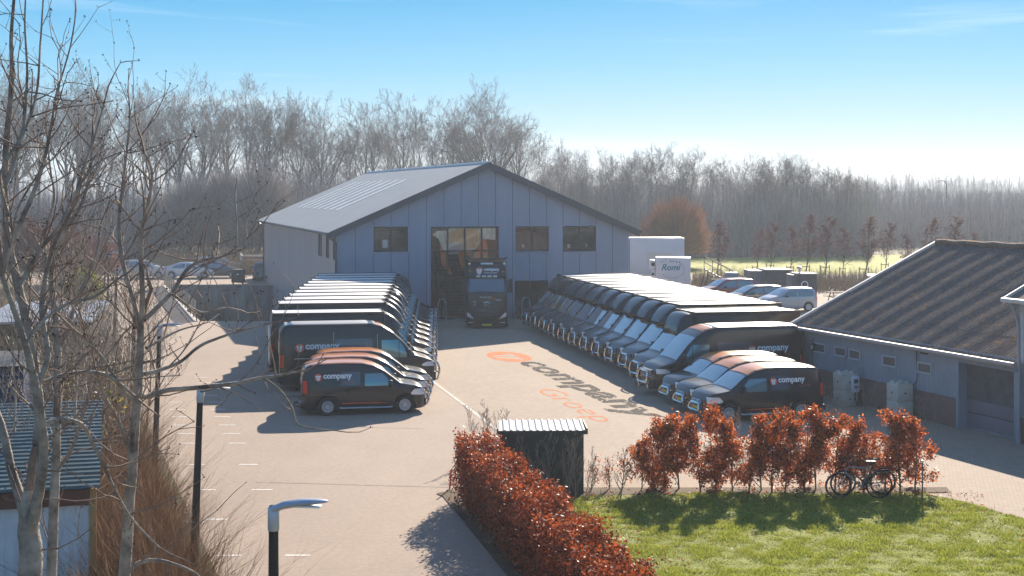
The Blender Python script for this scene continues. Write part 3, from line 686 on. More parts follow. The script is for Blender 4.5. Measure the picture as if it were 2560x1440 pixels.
# ------------------------------------------------------------------ the hall
def hall_px(px, py):                     # pixel -> (x, z) on the gable wall
    dx, dz = (px - 1280) / F, -(py - HOR) / F
    k = (HO[0]*HV[0] + HO[1]*HV[1]) / (dx*HV[0] + HV[1]); X, Y = dx*k, k
    return ((X - HO[0])*HU[0] + (Y - HO[1])*HU[1], CAM_H + dz*k)
def hall_side_px(px, py):                # pixel -> (y, z) on the left side wall
    dx, dz = (px - 1280) / F, -(py - HOR) / F
    k = (HO[0]*HU[0] + HO[1]*HU[1]) / (dx*HU[0] + HU[1]); X, Y = dx*k, k
    return ((X - HO[0])*HV[0] + (Y - HO[1])*HV[1], CAM_H + dz*k)
def panel_mat(name, c, rough, seam, direction='x', depth=.4):
    m = mat(name, c, rough, var=.09, vs=.6, metal=.1, stretch=(1,1,.18)); n = m.node_tree.nodes; l = m.node_tree.links; b = n['Principled BSDF']
    wv = n.new('ShaderNodeTexWave'); wv.inputs['Scale'].default_value = seam; wv.bands_direction = direction.upper(); wv.inputs['Distortion'].default_value = 0
    tc = n.new('ShaderNodeTexCoord'); l.new(tc.outputs['Object'], wv.inputs[0])
    bp = n.new('ShaderNodeBump'); bp.inputs['Strength'].default_value = depth; bp.inputs['Distance'].default_value = .03; l.new(wv.outputs['Fac'], bp.inputs['Height']); l.new(bp.outputs[0], b.inputs['Normal'])
    return m
m_hall = panel_mat('slate_blue_cladding', (.235,.285,.385), .5, 1.6, 'x', .12)
m_hallside = panel_mat('slate_grey_cladding', (.45,.43,.45), .34, 1.6, 'y', .35)
m_seam = mat('panel_joint', (.07,.085,.115), .6)
m_roof = panel_mat('grey_sheet_roof', (.33,.335,.33), .5, .9, 'y', .5)
m_fascia = mat('dark_slate_fascia', (.05,.062,.078), .45, metal=.2)
m_frame = mat('black_window_frame', (.012,.016,.018), .4)
m_sky = mat('skylight_sheet', (.95,.95,.92), .6)
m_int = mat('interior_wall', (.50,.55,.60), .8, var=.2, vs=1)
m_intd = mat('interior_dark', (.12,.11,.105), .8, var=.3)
m_gl = glass('window_glass', (1,1,1), .02)
hall = thing('warehouse_hall', 'large slate blue clad hall with a low pitched grey roof and a tall glazed entrance', 'building', (HO[0], HO[1], 0), R(15.5))
W_, D_, EV, RD = 18.5, 43.0, 5.42, 9.42; MID = W_ / 2
rects = [((934,567),(1020,629)), ((1077,567),(1247,801)), ((1289,566),(1372,628)), ((1407,565),(1490,628)), ((1287,702),(1370,783))]
ops = []
for (a0, a1), (b0, b1) in rects:
    x0, z1 = hall_px(a0, a1); x1, z0 = hall_px(b0, b1)
    ops.append((x0, x1, max(z0, .06), z1))
outer = [(0,-.05),(W_,-.05),(W_,EV),(MID,RD),(0,EV)]
def holes_face(mb, outer, holes, f):
    loops = [[Vector((x, y, 0)) for x, y in outer]] + [[Vector((x, y, 0)) for x, y in h] for h in holes]
    tr = geometry.tessellate_polygon(loops); pts = [p for q in loops for p in q]
    mb.add([f(p.x, p.y) for p in pts], tr)
hs_ = [[(x0,z0),(x1,z0),(x1,z1),(x0,z1)] for x0,x1,z0,z1 in ops]
mb = MB(); holes_face(mb, outer, hs_, lambda x, z: (x, 0, z)); holes_face(mb, outer, hs_, lambda x, z: (x, .16, z))
for x0, x1, z0, z1 in ops:
    mb.add([(x0,0,z0),(x1,0,z0),(x1,0,z1),(x0,0,z1),(x0,.16,z0),(x1,.16,z0),(x1,.16,z1),(x0,.16,z1)], [(0,1,5,4),(1,2,6,5),(2,3,7,6),(3,0,4,7)])
mb.m = 1
for i in range(1, 17):
    x = W_ * i / 17; zt = EV + (RD - EV) * (1 - abs(x - MID) / MID) - .1; cuts = sorted([(z0 - .06, z1 + .06) for x0,x1,z0,z1 in ops if x0 - .1 < x < x1 + .1]); z = 0
    for c0, c1 in cuts + [(zt, zt)]:
        if c0 > z: mb.box(x - .018, x + .018, -.006, .002, z, c0)
        z = c1
mb.build('gable_wall', [m_hall, m_seam], hall, smooth=False)
# side walls, left one with three narrow windows; right, back
sw = []
for (a0, a1), (b0, b1) in [((785,574),(799,622)), ((806,574),(815,628)), ((829,574),(838,632))]:
    y1, z1 = hall_side_px(a0, a1); y0, z0 = hall_side_px(b0, b1); y0, y1 = min(y0, y1), max(y0, y1)
    sw.append((max(.25, y0), y1, 3.7, 5.2))
sw = [(.5,1.5,3.7,5.2),(3.4,4.5,3.7,5.2),(6.6,8.0,3.7,5.2)]
mb = MB(); holes_face(mb, [(.16,PD),(D_,PD),(D_,EV),(.16,EV)], [[(a,c),(b,c),(b,d_),(a,d_)] for a,b,c,d_ in sw], lambda y, z: (0, y, z))
mb.build('side_wall', m_hallside, hall, smooth=False)
mb = MB(); mb.box(W_ - .15, W_, .16, D_ - .15, 0, EV); mb.build('side_wall', m_hallside, hall, smooth=False)
mb = MB(); mb.prism([(0.02,-.05),(W_,-.05),(W_,EV),(MID,RD),(0.02,EV)], 'y', D_ - .15, D_); mb.build('back_wall', m_hall, hall, smooth=False)
for a, b, c, d_ in sw:
    mb = MB(); mb.m = 0
    for q in ((a, b, c, c + .06), (a, b, d_ - .06, d_), (a, a + .06, c, d_), (b - .06, b, c, d_)): mb.box(-.03, .06, *q)
    f = mb.build('side_window', m_frame, hall, smooth=False); mb = MB(); mb.box(.01, .02, a + .05, b - .05, c + .05, d_ - .05); mb.build('pane', M['dg'], f, smooth=False)
# roof slopes
OV, OX = .45, .55
sl = (RD - EV) / MID
for sg, nm in ((-1, 'roof_slope'), (1, 'roof_slope')):
    e = MID + sg * (MID + OX); ze = EV - sl * OX + .12; zr = RD + .12
    mb = MB(); mb.prism([(MID, zr), (e, ze), (e, ze + .09), (MID, zr + .09)], 'y', -OV + .02, D_ + .3)
    rs = mb.build(nm, m_roof, hall, smooth=False)
    if sg < 0:
        for i in range(8):
            y = 14.5 + 3.07 * i; mb = MB()
            P = []
            for u in (2.15, 7.15):
                x = MID - u; z = zr + .095 - sl * u
                P += [(x, y - .28, z), (x, y + .28, z)]
            P2 = [(x, y_, z + .03) for x, y_, z in P]
            mb.add(P + P2, [(0,1,3,2),(4,6,7,5),(0,4,5,1),(2,3,7,6),(0,2,6,4),(1,5,7,3)])
            mb.build('skylight_strip', m_sky, rs, smooth=False)
    mb = MB(); mb.prism([(MID, zr - .30), (e, ze - .30), (e, ze + .13), (MID, zr + .13)], 'y', -OV - .06, -OV + .017); mb.build('verge_board', m_fascia, hall, smooth=False)
    mb = MB(); mb.prism([(MID, zr - .02), (e, ze - .02), (e, ze + .0), (MID, zr + .0)], 'y', -OV + .02, 0.1); mb.v = [(x, y, z - .02) for x, y, z in mb.v]; mb.build('soffit', m_fascia, hall, smooth=False)
    mb = MB(); mb.tube([(e + sg*.08, -OV - .04, ze + .02), (e + sg*.08, D_ + .2, ze + .02)], .09, 8); mb.build('gutter', m_fascia, hall)
mb = MB(); mb.tube([(MID, -OV, RD + .24), (MID, D_ + .3, RD + .24)], .08, 6); mb.build('ridge_cap', m_sky, hall)
mb = MB(); mb.tube([(-.55, -.2, 5.2), (-.3, -.15, 4.95), (-.1, -.12, 4.8), (-.1, -.12, 0)], .06, 8); mb.build('downpipe', m_fascia, hall)
mb = MB(); mb.tube([(-.55, D_ - .3, 5.2), (-.1, D_ - .3, 4.9), (-.1, D_ - .3, 0)], .06, 8); mb.build('downpipe', m_fascia, hall)
# windows on the gable
for k, (x0, x1, z0, z1) in enumerate(ops):
    nm = 'entrance_glazing' if k == 1 else 'window'
    mb = MB(); fw = .09
    mb.box(x0, x1, .03, .12, z0, z0 + fw); mb.box(x0, x1, .03, .12, z1 - fw, z1)
    mb.box(x0, x0 + fw, .032, .118, z0 + fw, z1 - fw); mb.box(x1 - fw, x1, .032, .118, z0 + fw, z1 - fw)
    if k == 1:
        for i in (1, 2, 3):
            x = x0 + (x1 - x0) * i / 4; mb.box(x - .045, x + .045, .034, .116, z0 + fw, z1 - fw)
        for z in (hall_px(1160, 627)[1], hall_px(1160, 703)[1]): mb.box(x0 + fw, x1 - fw, .036, .114, z - .04, z + .04)
    else:
        x = (x0 + x1) / 2; mb.box(x - .05, x + .05, .034, .116, z0 + fw, z1 - fw)
    f = mb.build(nm, m_frame, hall, smooth=False)
    if k != 1: mb = MB(); mb.box(x0, x1, .165, .6, z0 - .03, z0 + .03); mb.build('inner_sill', m_sky, f, smooth=False)
    mb = MB(); mb.box(x0 - .07, x1 + .07, -.05, -.001, z1, z1 + .06); mb.box(x0 - .07, x1 + .07, -.05, -.001, z0 - .06, z0); mb.build('sill', m_hall, f, smooth=False)
    mb = MB(); mb.add([(x0 + .05,.075,z0 + .05),(x1 - .05,.075,z0 + .05),(x1 - .05,.075,z1 - .05),(x0 + .05,.075,z1 - .05)], [(0,1,2,3)]); mb.build('pane', m_gl, f, smooth=False)
# rooms behind the glass
def room(x0, x1, y1, z0, z1, mw, nm='room_wall'):
    mb = MB(); mb.add([(x0,.2,z0),(x1,.2,z0),(x1,y1,z0),(x0,y1,z0),(x0,.2,z1),(x1,.2,z1),(x1,y1,z1),(x0,y1,z1)], [(0,3,2,1),(4,5,6,7),(1,2,6,5),(2,3,7,6),(3,0,4,7)])
    return mb.build(nm, mw, hall, smooth=False)
ex0, ex1 = ops[1][0] - .4, ops[1][1] + .4
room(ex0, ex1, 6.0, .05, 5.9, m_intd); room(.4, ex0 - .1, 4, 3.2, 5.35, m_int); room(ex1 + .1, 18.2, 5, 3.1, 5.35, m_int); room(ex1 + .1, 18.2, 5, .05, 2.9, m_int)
# staircase seen through the entrance
xs0, xs1 = hall_px(1125, 700)[0], hall_px(1215, 700)[0]
st = MB()
for i in range(18): st.box(xs0, xs1, 1.6 + i*.24, 1.6 + (i+1)*.24 + .03, .05 + i*.19, .05 + i*.19 + .05); 
for x in (xs0, xs1): st.prism([(1.5,.05),(1.9,.05),(6.0,3.4),(6.0,3.75)], 'x', x - .04, x + .04)
st.build('staircase', mat('stair_wood', (.20,.15,.11), .6), hall, smooth=False)
mb = MB()
for x in (xs0, xs1): mb.tube([(x, 1.5, .05), (x, 1.5, 1.05), (x, 5.9, 4.6)], .03, 6)
mb.build('handrail', M['alu'], hall)
# generic four legged hanging figure in cream and orange, flat cut-out panel inside the glazing
def hp(px, py): x, z = hall_px(px, py); return (x, z)
art = thing('hanging_artwork', 'cream and orange animal shaped artwork hanging inside the tall glazed entrance', 'artwork', (HO[0], HO[1], 0), R(15.5))
def artpoly(pts, m, y, nm):
    mb = MB(); mb.prism([hp(*p) for p in pts], 'y', y, y + .05); mb.build(nm, m, art, smooth=False)
m_cream = mat('artwork_cream', (.85,.72,.56), .7, var=.25, vs=2.5, stretch=(3,1,1)); m_aor = mat('artwork_orange', (.90,.20,.04), .6, var=.2, vs=2); m_tan = mat('artwork_tan', (.90,.48,.22), .6, var=.25, vs=2.5, stretch=(4,1,1)); m_gry = mat('artwork_grey', (.42,.40,.39), .7, var=.2, vs=3)
artpoly([(1083,587),(1095,577),(1118,577),(1128,570),(1240,570),(1240,600),(1215,598),(1195,618),(1185,628),(1150,634),(1120,636),(1108,622),(1098,598)], m_cream, .155, 'body')
artpoly([(1122,582),(1150,572),(1196,572),(1203,592),(1192,618),(1165,625),(1150,606),(1125,606)], m_tan, .15, 'back_patch')
artpoly([(1128,610),(1148,606),(1165,622),(1150,632),(1122,634)], m_gry, .145, 'belly_patch')
artpoly([(1101,612),(1108,622),(1117,636),(1117,676),(1105,660)], m_aor, .14, 'leg'); artpoly([(1120,660),(1134,688),(1122,684)], m_aor, .14, 'leg')
artpoly([(1146,628),(1166,624),(1172,640),(1168,640),(1160,680),(1150,655)], m_aor, .135, 'leg'); artpoly([(1182,646),(1190,628),(1207,594),(1218,604),(1221,628),(1221,655),(1190,655)], m_aor, .13, 'leg')

# ------------------------------------------------------------------ the barn on the right
BO = (11.2, 57.1); BU = (.335, -.942); BV = (.942, .335)
def barn_px(px, py, off=0.0):            # pixel -> (t, z) on the yard-side wall
    dx, dz = (px - 1280) / F, -(py - HOR) / F
    k = (BO[0]*BV[0] + BO[1]*BV[1] + off) / (dx*BV[0] + BV[1]); X, Y = dx*k, k
    return ((X - BO[0])*BU[0] + (Y - BO[1])*BU[1], CAM_H + dz*k)
barn = thing('barn', 'long low barn with a mossy corrugated roof and grey corrugated wall over a brick plinth', 'building', (BO[0], BO[1], 0), math.atan2(BU[1], BU[0]))
BL_ = 13.35
def corr(mb, p0, u, v, lu, lv, pitch, amp, nrm):     # corrugated sheet: waves across u, running along v
    k = int(lu / pitch * 6); p0, u, v, nrm = Vector(p0), Vector(u), Vector(v), Vector(nrm); V = []
    for i in range(k + 1):
        a = lu * i / k; h = amp * math.cos(a / pitch * 2 * math.pi)
        V += [p0 + u*a + nrm*h, p0 + u*a + v*lv + nrm*h]
    mb.add(V, [(2*i, 2*i + 2, 2*i + 3, 2*i + 1) for i in range(k)])
def lichen(name, c, c2):
    m = mat(name, c, .95, c2=c2, vs=6.5, bump=.6, bs=25); n = m.node_tree.nodes; l = m.node_tree.links; b = n['Principled BSDF']
    tc = n.new('ShaderNodeTexCoord'); vo = n.new('ShaderNodeTexNoise'); vo.inputs['Scale'].default_value = 3.2; vo.inputs['Detail'].default_value = 2; l.new(tc.outputs['Object'], vo.inputs[0])
    cr = n.new('ShaderNodeValToRGB'); cr.color_ramp.elements[0].position = .72; cr.color_ramp.elements[1].position = .76; cr.color_ramp.elements[1].color = (.40,.20,.07,1); cr.color_ramp.elements[0].color = (0,0,0,1)
    mx = n.new('ShaderNodeMixRGB'); fac = n.new('ShaderNodeMath'); fac.operation = 'GREATER_THAN'; fac.inputs[1].default_value = .66
    l.new(vo.outputs['Fac'], fac.inputs[0]); l.new(fac.outputs[0], mx.inputs[0]); src = b.inputs['Base Color'].links[0].from_socket
    l.new(src, mx.inputs[1]); mx.inputs[2].default_value = (.38,.20,.08,1); l.new(mx.outputs[0], b.inputs['Base Color'])
    return m
m_broof = lichen('mossy_corrugated_roof', (.25,.19,.16), (.13,.105,.09))
EH, RH, HWD = 2.5, 5.62, 6.75; ang = math.atan2(RH - EH, HWD); LS = HWD / math.cos(ang)
mb = MB()
for row in range(5):
    l0 = LS * row / 5; dz = .025 * (row % 2)
    for sx in range(11):
        x0 = sx * BL_ / 11; w_ = BL_ / 11
        corr(mb, (x0, -.28 + (l0)*math.cos(ang), EH + .03 - .28*math.tan(ang) + l0*math.sin(ang) + .016*(4-row)*0 + .012*(sx % 2) + .03*(row % 2)), (1,0,0), (0, math.cos(ang), math.sin(ang)), w_ + .03, LS/5 + .12 + (.3 if row == 4 else 0), .17, .034, (0, -math.sin(ang), math.cos(ang) ))
        
for i, v in enumerate(mb.v): pass
mb.build('roof_slope', m_broof, barn, smooth=False)
mb = MB(); mb.prism([(HWD + .05, RH + .05), (2*HWD + .3, EH), (2*HWD + .3, EH + .06), (HWD + .05, RH + .11)], 'x', 0, BL_); mb.build('roof_slope', m_broof, barn, smooth=False)
mb = MB(); mb.tube([(-.05, HWD, RH + .08)] + [(i*.6, HWD, RH + .09 + .025*math.sin(i*2.3)) for i in range(1, 23)], .14, 8); mb.build('ridge_tile', lichen('mossy_ridge', (.30,.19,.12), (.10,.08,.07)), barn)
m_wtrim = mat('white_trim', (.62,.60,.57), .5, var=.12)
mb = MB(); mb.prism([(-.35, EH - .25), (HWD, RH - .07), (HWD, RH + .17), (-.35, EH + .0)], 'x', -.14, -.015); mb.build('verge_board', m_wtrim, barn, smooth=False)
m_bwall = mat('grey_corrugated_wall', (.30,.33,.385), .55, var=.12, vs=.8, metal=.2)
m_plinth = ground_mat('plinth_brick', [((.16,.085,.065),(.24,.13,.10)), ((.13,.08,.065),(.22,.13,.10))], [.8, 5], bump=.3, bs=20)
def brick_wall_mat(name, c1, c2, mortar, bw=.22, rh=.065):
    m = mat(name, c1, .9); n = m.node_tree.nodes; l = m.node_tree.links; b = n['Principled BSDF']
    tc = n.new('ShaderNodeTexCoord'); mp = n.new('ShaderNodeMapping'); mp.inputs['Rotation'].default_value = (R(90), 0, 0)
    bt = n.new('ShaderNodeTexBrick'); bt.inputs['Scale'].default_value = 1; bt.inputs['Brick Width'].default_value = bw; bt.inputs['Row Height'].default_value = rh; bt.inputs['Mortar Size'].default_value = .008
    bt.inputs['Color1'].default_value = (*c1, 1); bt.inputs['Color2'].default_value = (*c2, 1); bt.inputs['Mortar'].default_value = (*mortar, 1)
    l.new(tc.outputs['Object'], mp.inputs[0]); l.new(mp.outputs[0], bt.inputs[0]); l.new(bt.outputs[0], b.inputs['Base Color'])
    return m
m_pl = brick_wall_mat('brown_brick', (.27,.14,.11), (.20,.11,.085), (.20,.17,.15))
gx0, gz1 = barn_px(2400, 905); gx1 = barn_px(2537, 1000)[0]; PL = .97
tcut = gx0 - .15
mb = MB(); corr(mb, (.3, .0, PL), (1,0,0), (0,0,1), tcut - .3, EH - PL + .1, .17, .022, (0,-1,0)); corr(mb, (tcut, .0, 2.22), (1,0,0), (0,0,1), BL_ - tcut, .38, .17, .022, (0,-1,0)); mb.build('cladding', m_bwall, barn, smooth=False)
mb = MB(); mb.box(.3, tcut, .01, .3, 0, PL); mb.box(.3, .55, .3, 2*HWD, 0, EH); mb.prism([(.02,EH),(2*HWD,EH),(HWD,RH)], 'x', .3, .55); mb.build('plinth', m_pl, barn, smooth=False)
mb = MB(); mb.box(.3, BL_, .3, .34, PL, EH + .05); mb.build('inner_wall', m_intd, barn, smooth=False)
mb = MB(); mb.tube([(-.1, -.36, EH - .06), (BL_ + .2, -.36, EH - .06)], .075, 10); mb.box(-.05, BL_, -.33, -.26, EH - .12, EH + .0); mb.build('gutter', mat('pinkish_gutter', (.42,.34,.31), .5), barn)
m_bwin = mat('dusty_window', (.12,.095,.10), .35, var=.3, vs=6)
for (a0, a1), (b0, b1) in [((2040,859),(2064,882)), ((2091,868),(2117,891)), ((2127,875),(2152,899)), ((2211,890),(2242,917)), ((2299,907),(2330,934))]:
    x0, z1 = barn_px(a0, a1); x1, z0 = barn_px(b0, b1 - 1); mb = MB()
    for q in ((x0 - .05, x1 + .05, -.07, -.03, z1, z1 + .05), (x0 - .05, x1 + .05, -.10, -.03, z0 - .05, z0), (x0 - .05, x0, -.068, -.03, z0, z1), (x1, x1 + .05, -.068, -.03, z0, z1)): mb.box(*q)
    f = mb.build('window', mat('grey_window_trim', (.48,.50,.54), .5), barn, smooth=False); mb = MB(); mb.box(x0, x1, -.045, -.03, z0, z1); mb.build('pane', m_bwin, f, smooth=False)
x0 = .45; mb = MB(); mb.box(x0, x0 + .95, -.06, -.025, 0.02, 2.1); dd = mb.build('door', mat('grey_door', (.15,.145,.16), .5), barn, smooth=False); mb = MB(); mb.box(x0 + .8, x0 + .86, -.10, -.06, 1.0, 1.12); mb.build('handle', M['alu'], dd)
mb = MB(); mb.bbox(x0 + 1.02, x0 + 1.16, -.14, -.03, 1.65, 1.95, .02); ll = mb.build('wall_lamp', M['trim'], barn); mb = MB(); mb.bbox(x0 + 1.05, x0 + 1.13, -.155, -.14, 1.72, 1.86, .01); mb.build('lamp_glass', M['white'], ll)
# sectional door, set back in a deep reveal
gx0, gx1 = gx0 + .2, gx1; GZ = 2.18
mb = MB(); mb.box(tcut, tcut + .12, -.04, .55, 0, 2.22); mb.box(tcut + .12, BL_ - .02, -.03, .55, GZ, 2.22); mb.box(gx1 + .02, gx1 + .2, -.05, .3, 0, GZ); mb.build('door_reveal', m_bwall, barn, smooth=False)
mb = MB(); zz = [0.05,.55,1.05,1.55]
for z in zz: mb.bbox(tcut + .12, gx1 + .02, .32, .38, z, z + .488, .012)
gd_mb = mb; gd = mb.build('sectional_door', mat('dark_grey_door', (.19,.17,.20), .5, var=.1, vs=1), barn)
mb = MB(); 
for i in range(4):
    w_ = (gx1 - tcut - .2) / 4; mb.box(tcut + .2 + i*w_, tcut + .14 + (i+1)*w_, .325, .35, 2.05 - .02, GZ)
mb.box(tcut + .12, gx1 + .02, .36, .38, 2.04, GZ); mb.build('door_window', m_bwin, gd, smooth=False)
mb = MB()
for z in (.54, 1.04, 1.54): mb.box(tcut + .13, gx1 + .01, .312, .32, z - .012, z + .012)
mb.build('section_joint', M['trim'], gd, smooth=False)
mb = MB(); mb.box(tcut + .12, gx1 + .02, .26, .32, .01, .06); mb.build('threshold', M['alu'], gd, smooth=False)
mb = MB(); mb.tube([(gx1 + .3, -.36, EH - .1), (gx1 + .3, -.12, EH - .3), (gx1 + .3, -.12, .02)], .05, 8); mb.build('downpipe', m_bwall, barn)
cx = barn_px(2296, 900)[0]; mb = MB(); mb.tube([(cx, -.06, 2.4), (cx - .03, -.06, 2.0), (cx + .03, -.07, 1.7), (cx, -.06, 1.3), (cx - .25, -.08, 1.05), (cx - .5, -.3, .95)], .018, 6); mb.build('cable', M['trim'], barn)
mb = MB(); mb.bbox(cx + .25, cx + .6, -.12, -.04, 2.25, 2.34, .01); mb.build('floodlight', M['trim'], barn)
# taller building adjoining on the near side
ob = thing('outbuilding', 'taller grey building with a white edged corrugated roof adjoining the barn at the right edge', 'building', (BO[0] + BU[0]*(BL_ + .02), BO[1] + BU[1]*(BL_ + .02), 0), math.atan2(BU[1], BU[0]))
mb = MB(); mb.box(.02, 9, .02, .3, .8, 4.4); mb.box(.02, .3, .3, 9, .8, 4.4); mb.prism([(.02,4.4),(9,4.4),(4.5,6.6)], 'x', .02, .3); mb.build('wall', m_bwall, ob, smooth=False)
mb = MB(); mb.box(.02, 9, .0, .3, 0, .8); mb.build('plinth', m_pl, ob, smooth=False)
mb = MB(); mb.prism([(-.35,4.32),(4.5,6.69),(4.5,6.80),(-.35,4.43)], 'x', -.2, 9.2); mb.build('roof', m_broof, ob, smooth=False)
mb = MB(); mb.prism([(-.4,4.28),(4.5,6.6),(4.5,6.84),(-.4,4.50)], 'x', -.27, -.21); mb.tube([(-.28,-.42,4.42),(9,-.42,4.42)], .08, 8); mb.build('verge_board', m_wtrim, ob)
mb = MB(); mb.tube([(.1,-.42,4.35),(.1,-.2,4.0),(.12,-.12,3.6),(.12,-.12,0)], .055, 8); mb.build('downpipe', m_bwall, ob)
# ------------------------------------------------------------------ vegetation
def grow(seed, H, spread=.32, clear=.3, n1=13, n2=7, n3=6, n4=4, tr=.22, tw=.014, up=.55, fork=False, tl0=1.0):
    rng = random.Random(seed); big = ([], [], [], []); fine = ([], [], [], [])
    def seg(a, b, r0, r1):
        t = big if r1 > .045 * H / 20 else fine
        t[0].append(tuple(a)); t[1].append(tuple(b)); t[2].append(r0); t[3].append(r1)
    def branch(p, d, L, r, lev):
        n = (7, 5, 4, 3, 2)[lev]; pts = [p]; dirs = [d]; w_ = (.10, .22, .28, .34, .36)[lev]; r1 = max(tw * .6, r * (.35 if lev else .18)); k0 = r
        for i in range(n):
            d = (d + Vector((rng.uniform(-1,1), rng.uniform(-1,1), rng.uniform(-.6,1) * (.5 if lev == 0 else 1))) * w_ + Vector((0,0,up * .16))).normalized()
            q = p + d * (L / n); k1 = r + (r1 - r) * (i + 1) / n
            seg(p, q, k0, k1); p = q; k0 = k1; pts.append(p); dirs.append(d)
        if lev == 4: return
        cnt = (n1, n2, n3, n4)[lev]
        for c in range(cnt):
            t = (clear if lev == 0 else .25) + (1 - (clear if lev == 0 else .25)) * (c + rng.random()) / cnt
            x = min(t * n, n - .001); i = int(x); q = pts[i].lerp(pts[i+1], x - i); dd = dirs[i+1]
            a = rng.uniform(0, 6.283); side = dd.cross(Vector((math.cos(a), math.sin(a), .13))).normalized()
            el = rng.uniform(.55, 1.05) if lev == 0 else rng.uniform(.6, 1.2)
            nd = (dd * math.cos(el) + side * math.sin(el) + Vector((0,0,up * .3))).normalized()
            if lev == 0: l2 = H * spread * (1.12 - (.75 if tl0 == 1 else .25) * max(0, t - clear) / (1 - clear)) * rng.uniform(.7, 1.15); nd = (nd + Vector((0,0,(0 if tl0 == 1 else .9 * (t - clear) / (1 - clear))))).normalized()
            else: l2 = L * rng.uniform(.38, .62) * (1.1 - .4 * t)
            rr = (r + (r1 - r) * t) * (.6 if lev == 0 else .58)
            branch(q, nd, l2, max(rr, tw), lev + 1)
    if fork:
        for k in range(3):
            a = k * 2.1 + rng.random(); branch(Vector((math.cos(a)*.2, math.sin(a)*.2, 0)), Vector((math.cos(a)*.16, math.sin(a)*.16, 1)).normalized(), H * tl0 * rng.uniform(.85, 1), tr * .7, 0)
    else: branch(Vector((0,0,-.1)), Vector((rng.uniform(-.05,.05), rng.uniform(-.05,.05), 1)), H * tl0, tr, 0)
    return big, fine
m_bark = mat('grey_brown_bark', (.045,.040,.040), .9, var=.3, vs=3)
m_twig = mat('fine_twigs', (.21,.18,.165), .9, island=.4)
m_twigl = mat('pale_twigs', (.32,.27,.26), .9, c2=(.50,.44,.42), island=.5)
def tree_proto(seed, label='', **kw):
    big, fine = grow(seed, **kw); t = thing('bare_tree', label, 'tree')
    V, Fq = segs(*big, n=6); fast_mesh('trunk', V, Fq, m_bark, t)
    V, Fq = segs(*fine, n=3); fast_mesh('crown', V, Fq, m_twig, t)
    return t
protos = [tree_proto(11, H=22, spread=.36, clear=.42, tr=.40, tw=.017, n1=12, n2=8, n3=6, n4=5, tl0=.66, up=.35),
          tree_proto(12, H=22, spread=.30, clear=.46, tr=.28, tw=.016, n1=11, n2=7, n3=6, n4=4, tl0=.72, up=.7),
          tree_proto(13, H=22, spread=.30, clear=.42, tr=.28, tw=.016, n1=6, n2=7, n3=6, n4=4, fork=True, tl0=.70, up=.7),
          tree_proto(14, H=22, spread=.42, clear=.38, tr=.44, tw=.017, n1=13, n2=8, n3=6, n4=5, tl0=.60, up=.4),
          tree_proto(15, H=14, spread=.34, clear=.36, tr=.15, tw=.012, n1=12, n2=8, n3=6, n4=4, tl0=.68, up=.6),
          tree_proto(16, H=14, spread=.40, clear=.34, tr=.15, tw=.012, n1=7, n2=8, n3=6, n4=4, fork=True, tl0=.62, up=.4)]
pH = [22, 22, 22, 22, 14, 14]
TR = [(-20,150,195,3),(35,160,188,0),(95,172,192,1),(150,163,185,3),(205,172,195,0),(262,160,186,0),(320,185,196,2),(352,215,205,1),(402,192,186,2),(450,190,184,0),(505,183,186,3),(556,200,200,0),(604,176,190,1),(655,200,190,0),(704,204,188,2),(742,235,200,1),(775,238,188,2),(822,250,188,3),(862,285,196,1),
      (905,238,200,1),(945,243,200,1),(975,262,214,2),(1003,213,200,1),(1036,250,212,1),(1078,232,202,2),(1122,228,204,1),(1150,262,215,1),(1192,208,196,3),(1250,216,200,3),(1290,262,206,0),(1368,322,215,5),(1408,372,225,4),
      (1450,382,205,4),(1495,392,190,5),(1540,362,185,5),(1582,350,190,5),(1625,348,190,4),(1668,362,186,5),(1722,362,190,4),(1775,384,196,4),(1832,388,196,5),(1880,372,186,5),(1925,385,194,4),(1962,362,186,5),(2008,378,190,4),(2052,392,186,5),(2095,402,186,5),(2135,425,192,4),(2190,440,240,4),(2222,452,250,4),(2285,448,262,5),(2345,462,285,4),(2400,468,300,5),(2452,463,330,5),(2500,470,350,4),(2548,466,350,5)]
rng = random.Random(5); used = set(); ORD = ['first','second','third','fourth','fifth','sixth','seventh','eighth','ninth','tenth','eleventh','twelfth','thirteenth','fourteenth','fifteenth','sixteenth','seventeenth','eighteenth','nineteenth','twentieth']
sect = [(-100, 870, 'tall bare tree in the dense wood left of the hall, {} from the left'), (870, 1420, 'slender bare tree standing above the hall roof ridge, {} from the left'), (1420, 2160, 'low bare tree in the wood right of the hall, {} from the left'), (2160, 3000, 'small hazy bare tree on the far right skyline, {} from the left')]
for a, b, lab in sect:
    L_ = [q for q in TR if a <= q[0] < b]; L_.sort()
    for i, (px, ty, d_, k) in enumerate(L_):
        o = protos[k] if k not in used else dup(protos[k]); used.add(k)
        h = CAM_H - (ty - HOR) * d_ / F; s = h / pH[k] * .95
        put(o, ((px - 1280) * d_ / F, d_, 0), rng.uniform(0, 6.28), lab.format(ORD[i]), 'bare trees of the wood behind the yard')
        o.scale = (s * rng.uniform(.9, 1.15), s * rng.uniform(.9, 1.15), s)
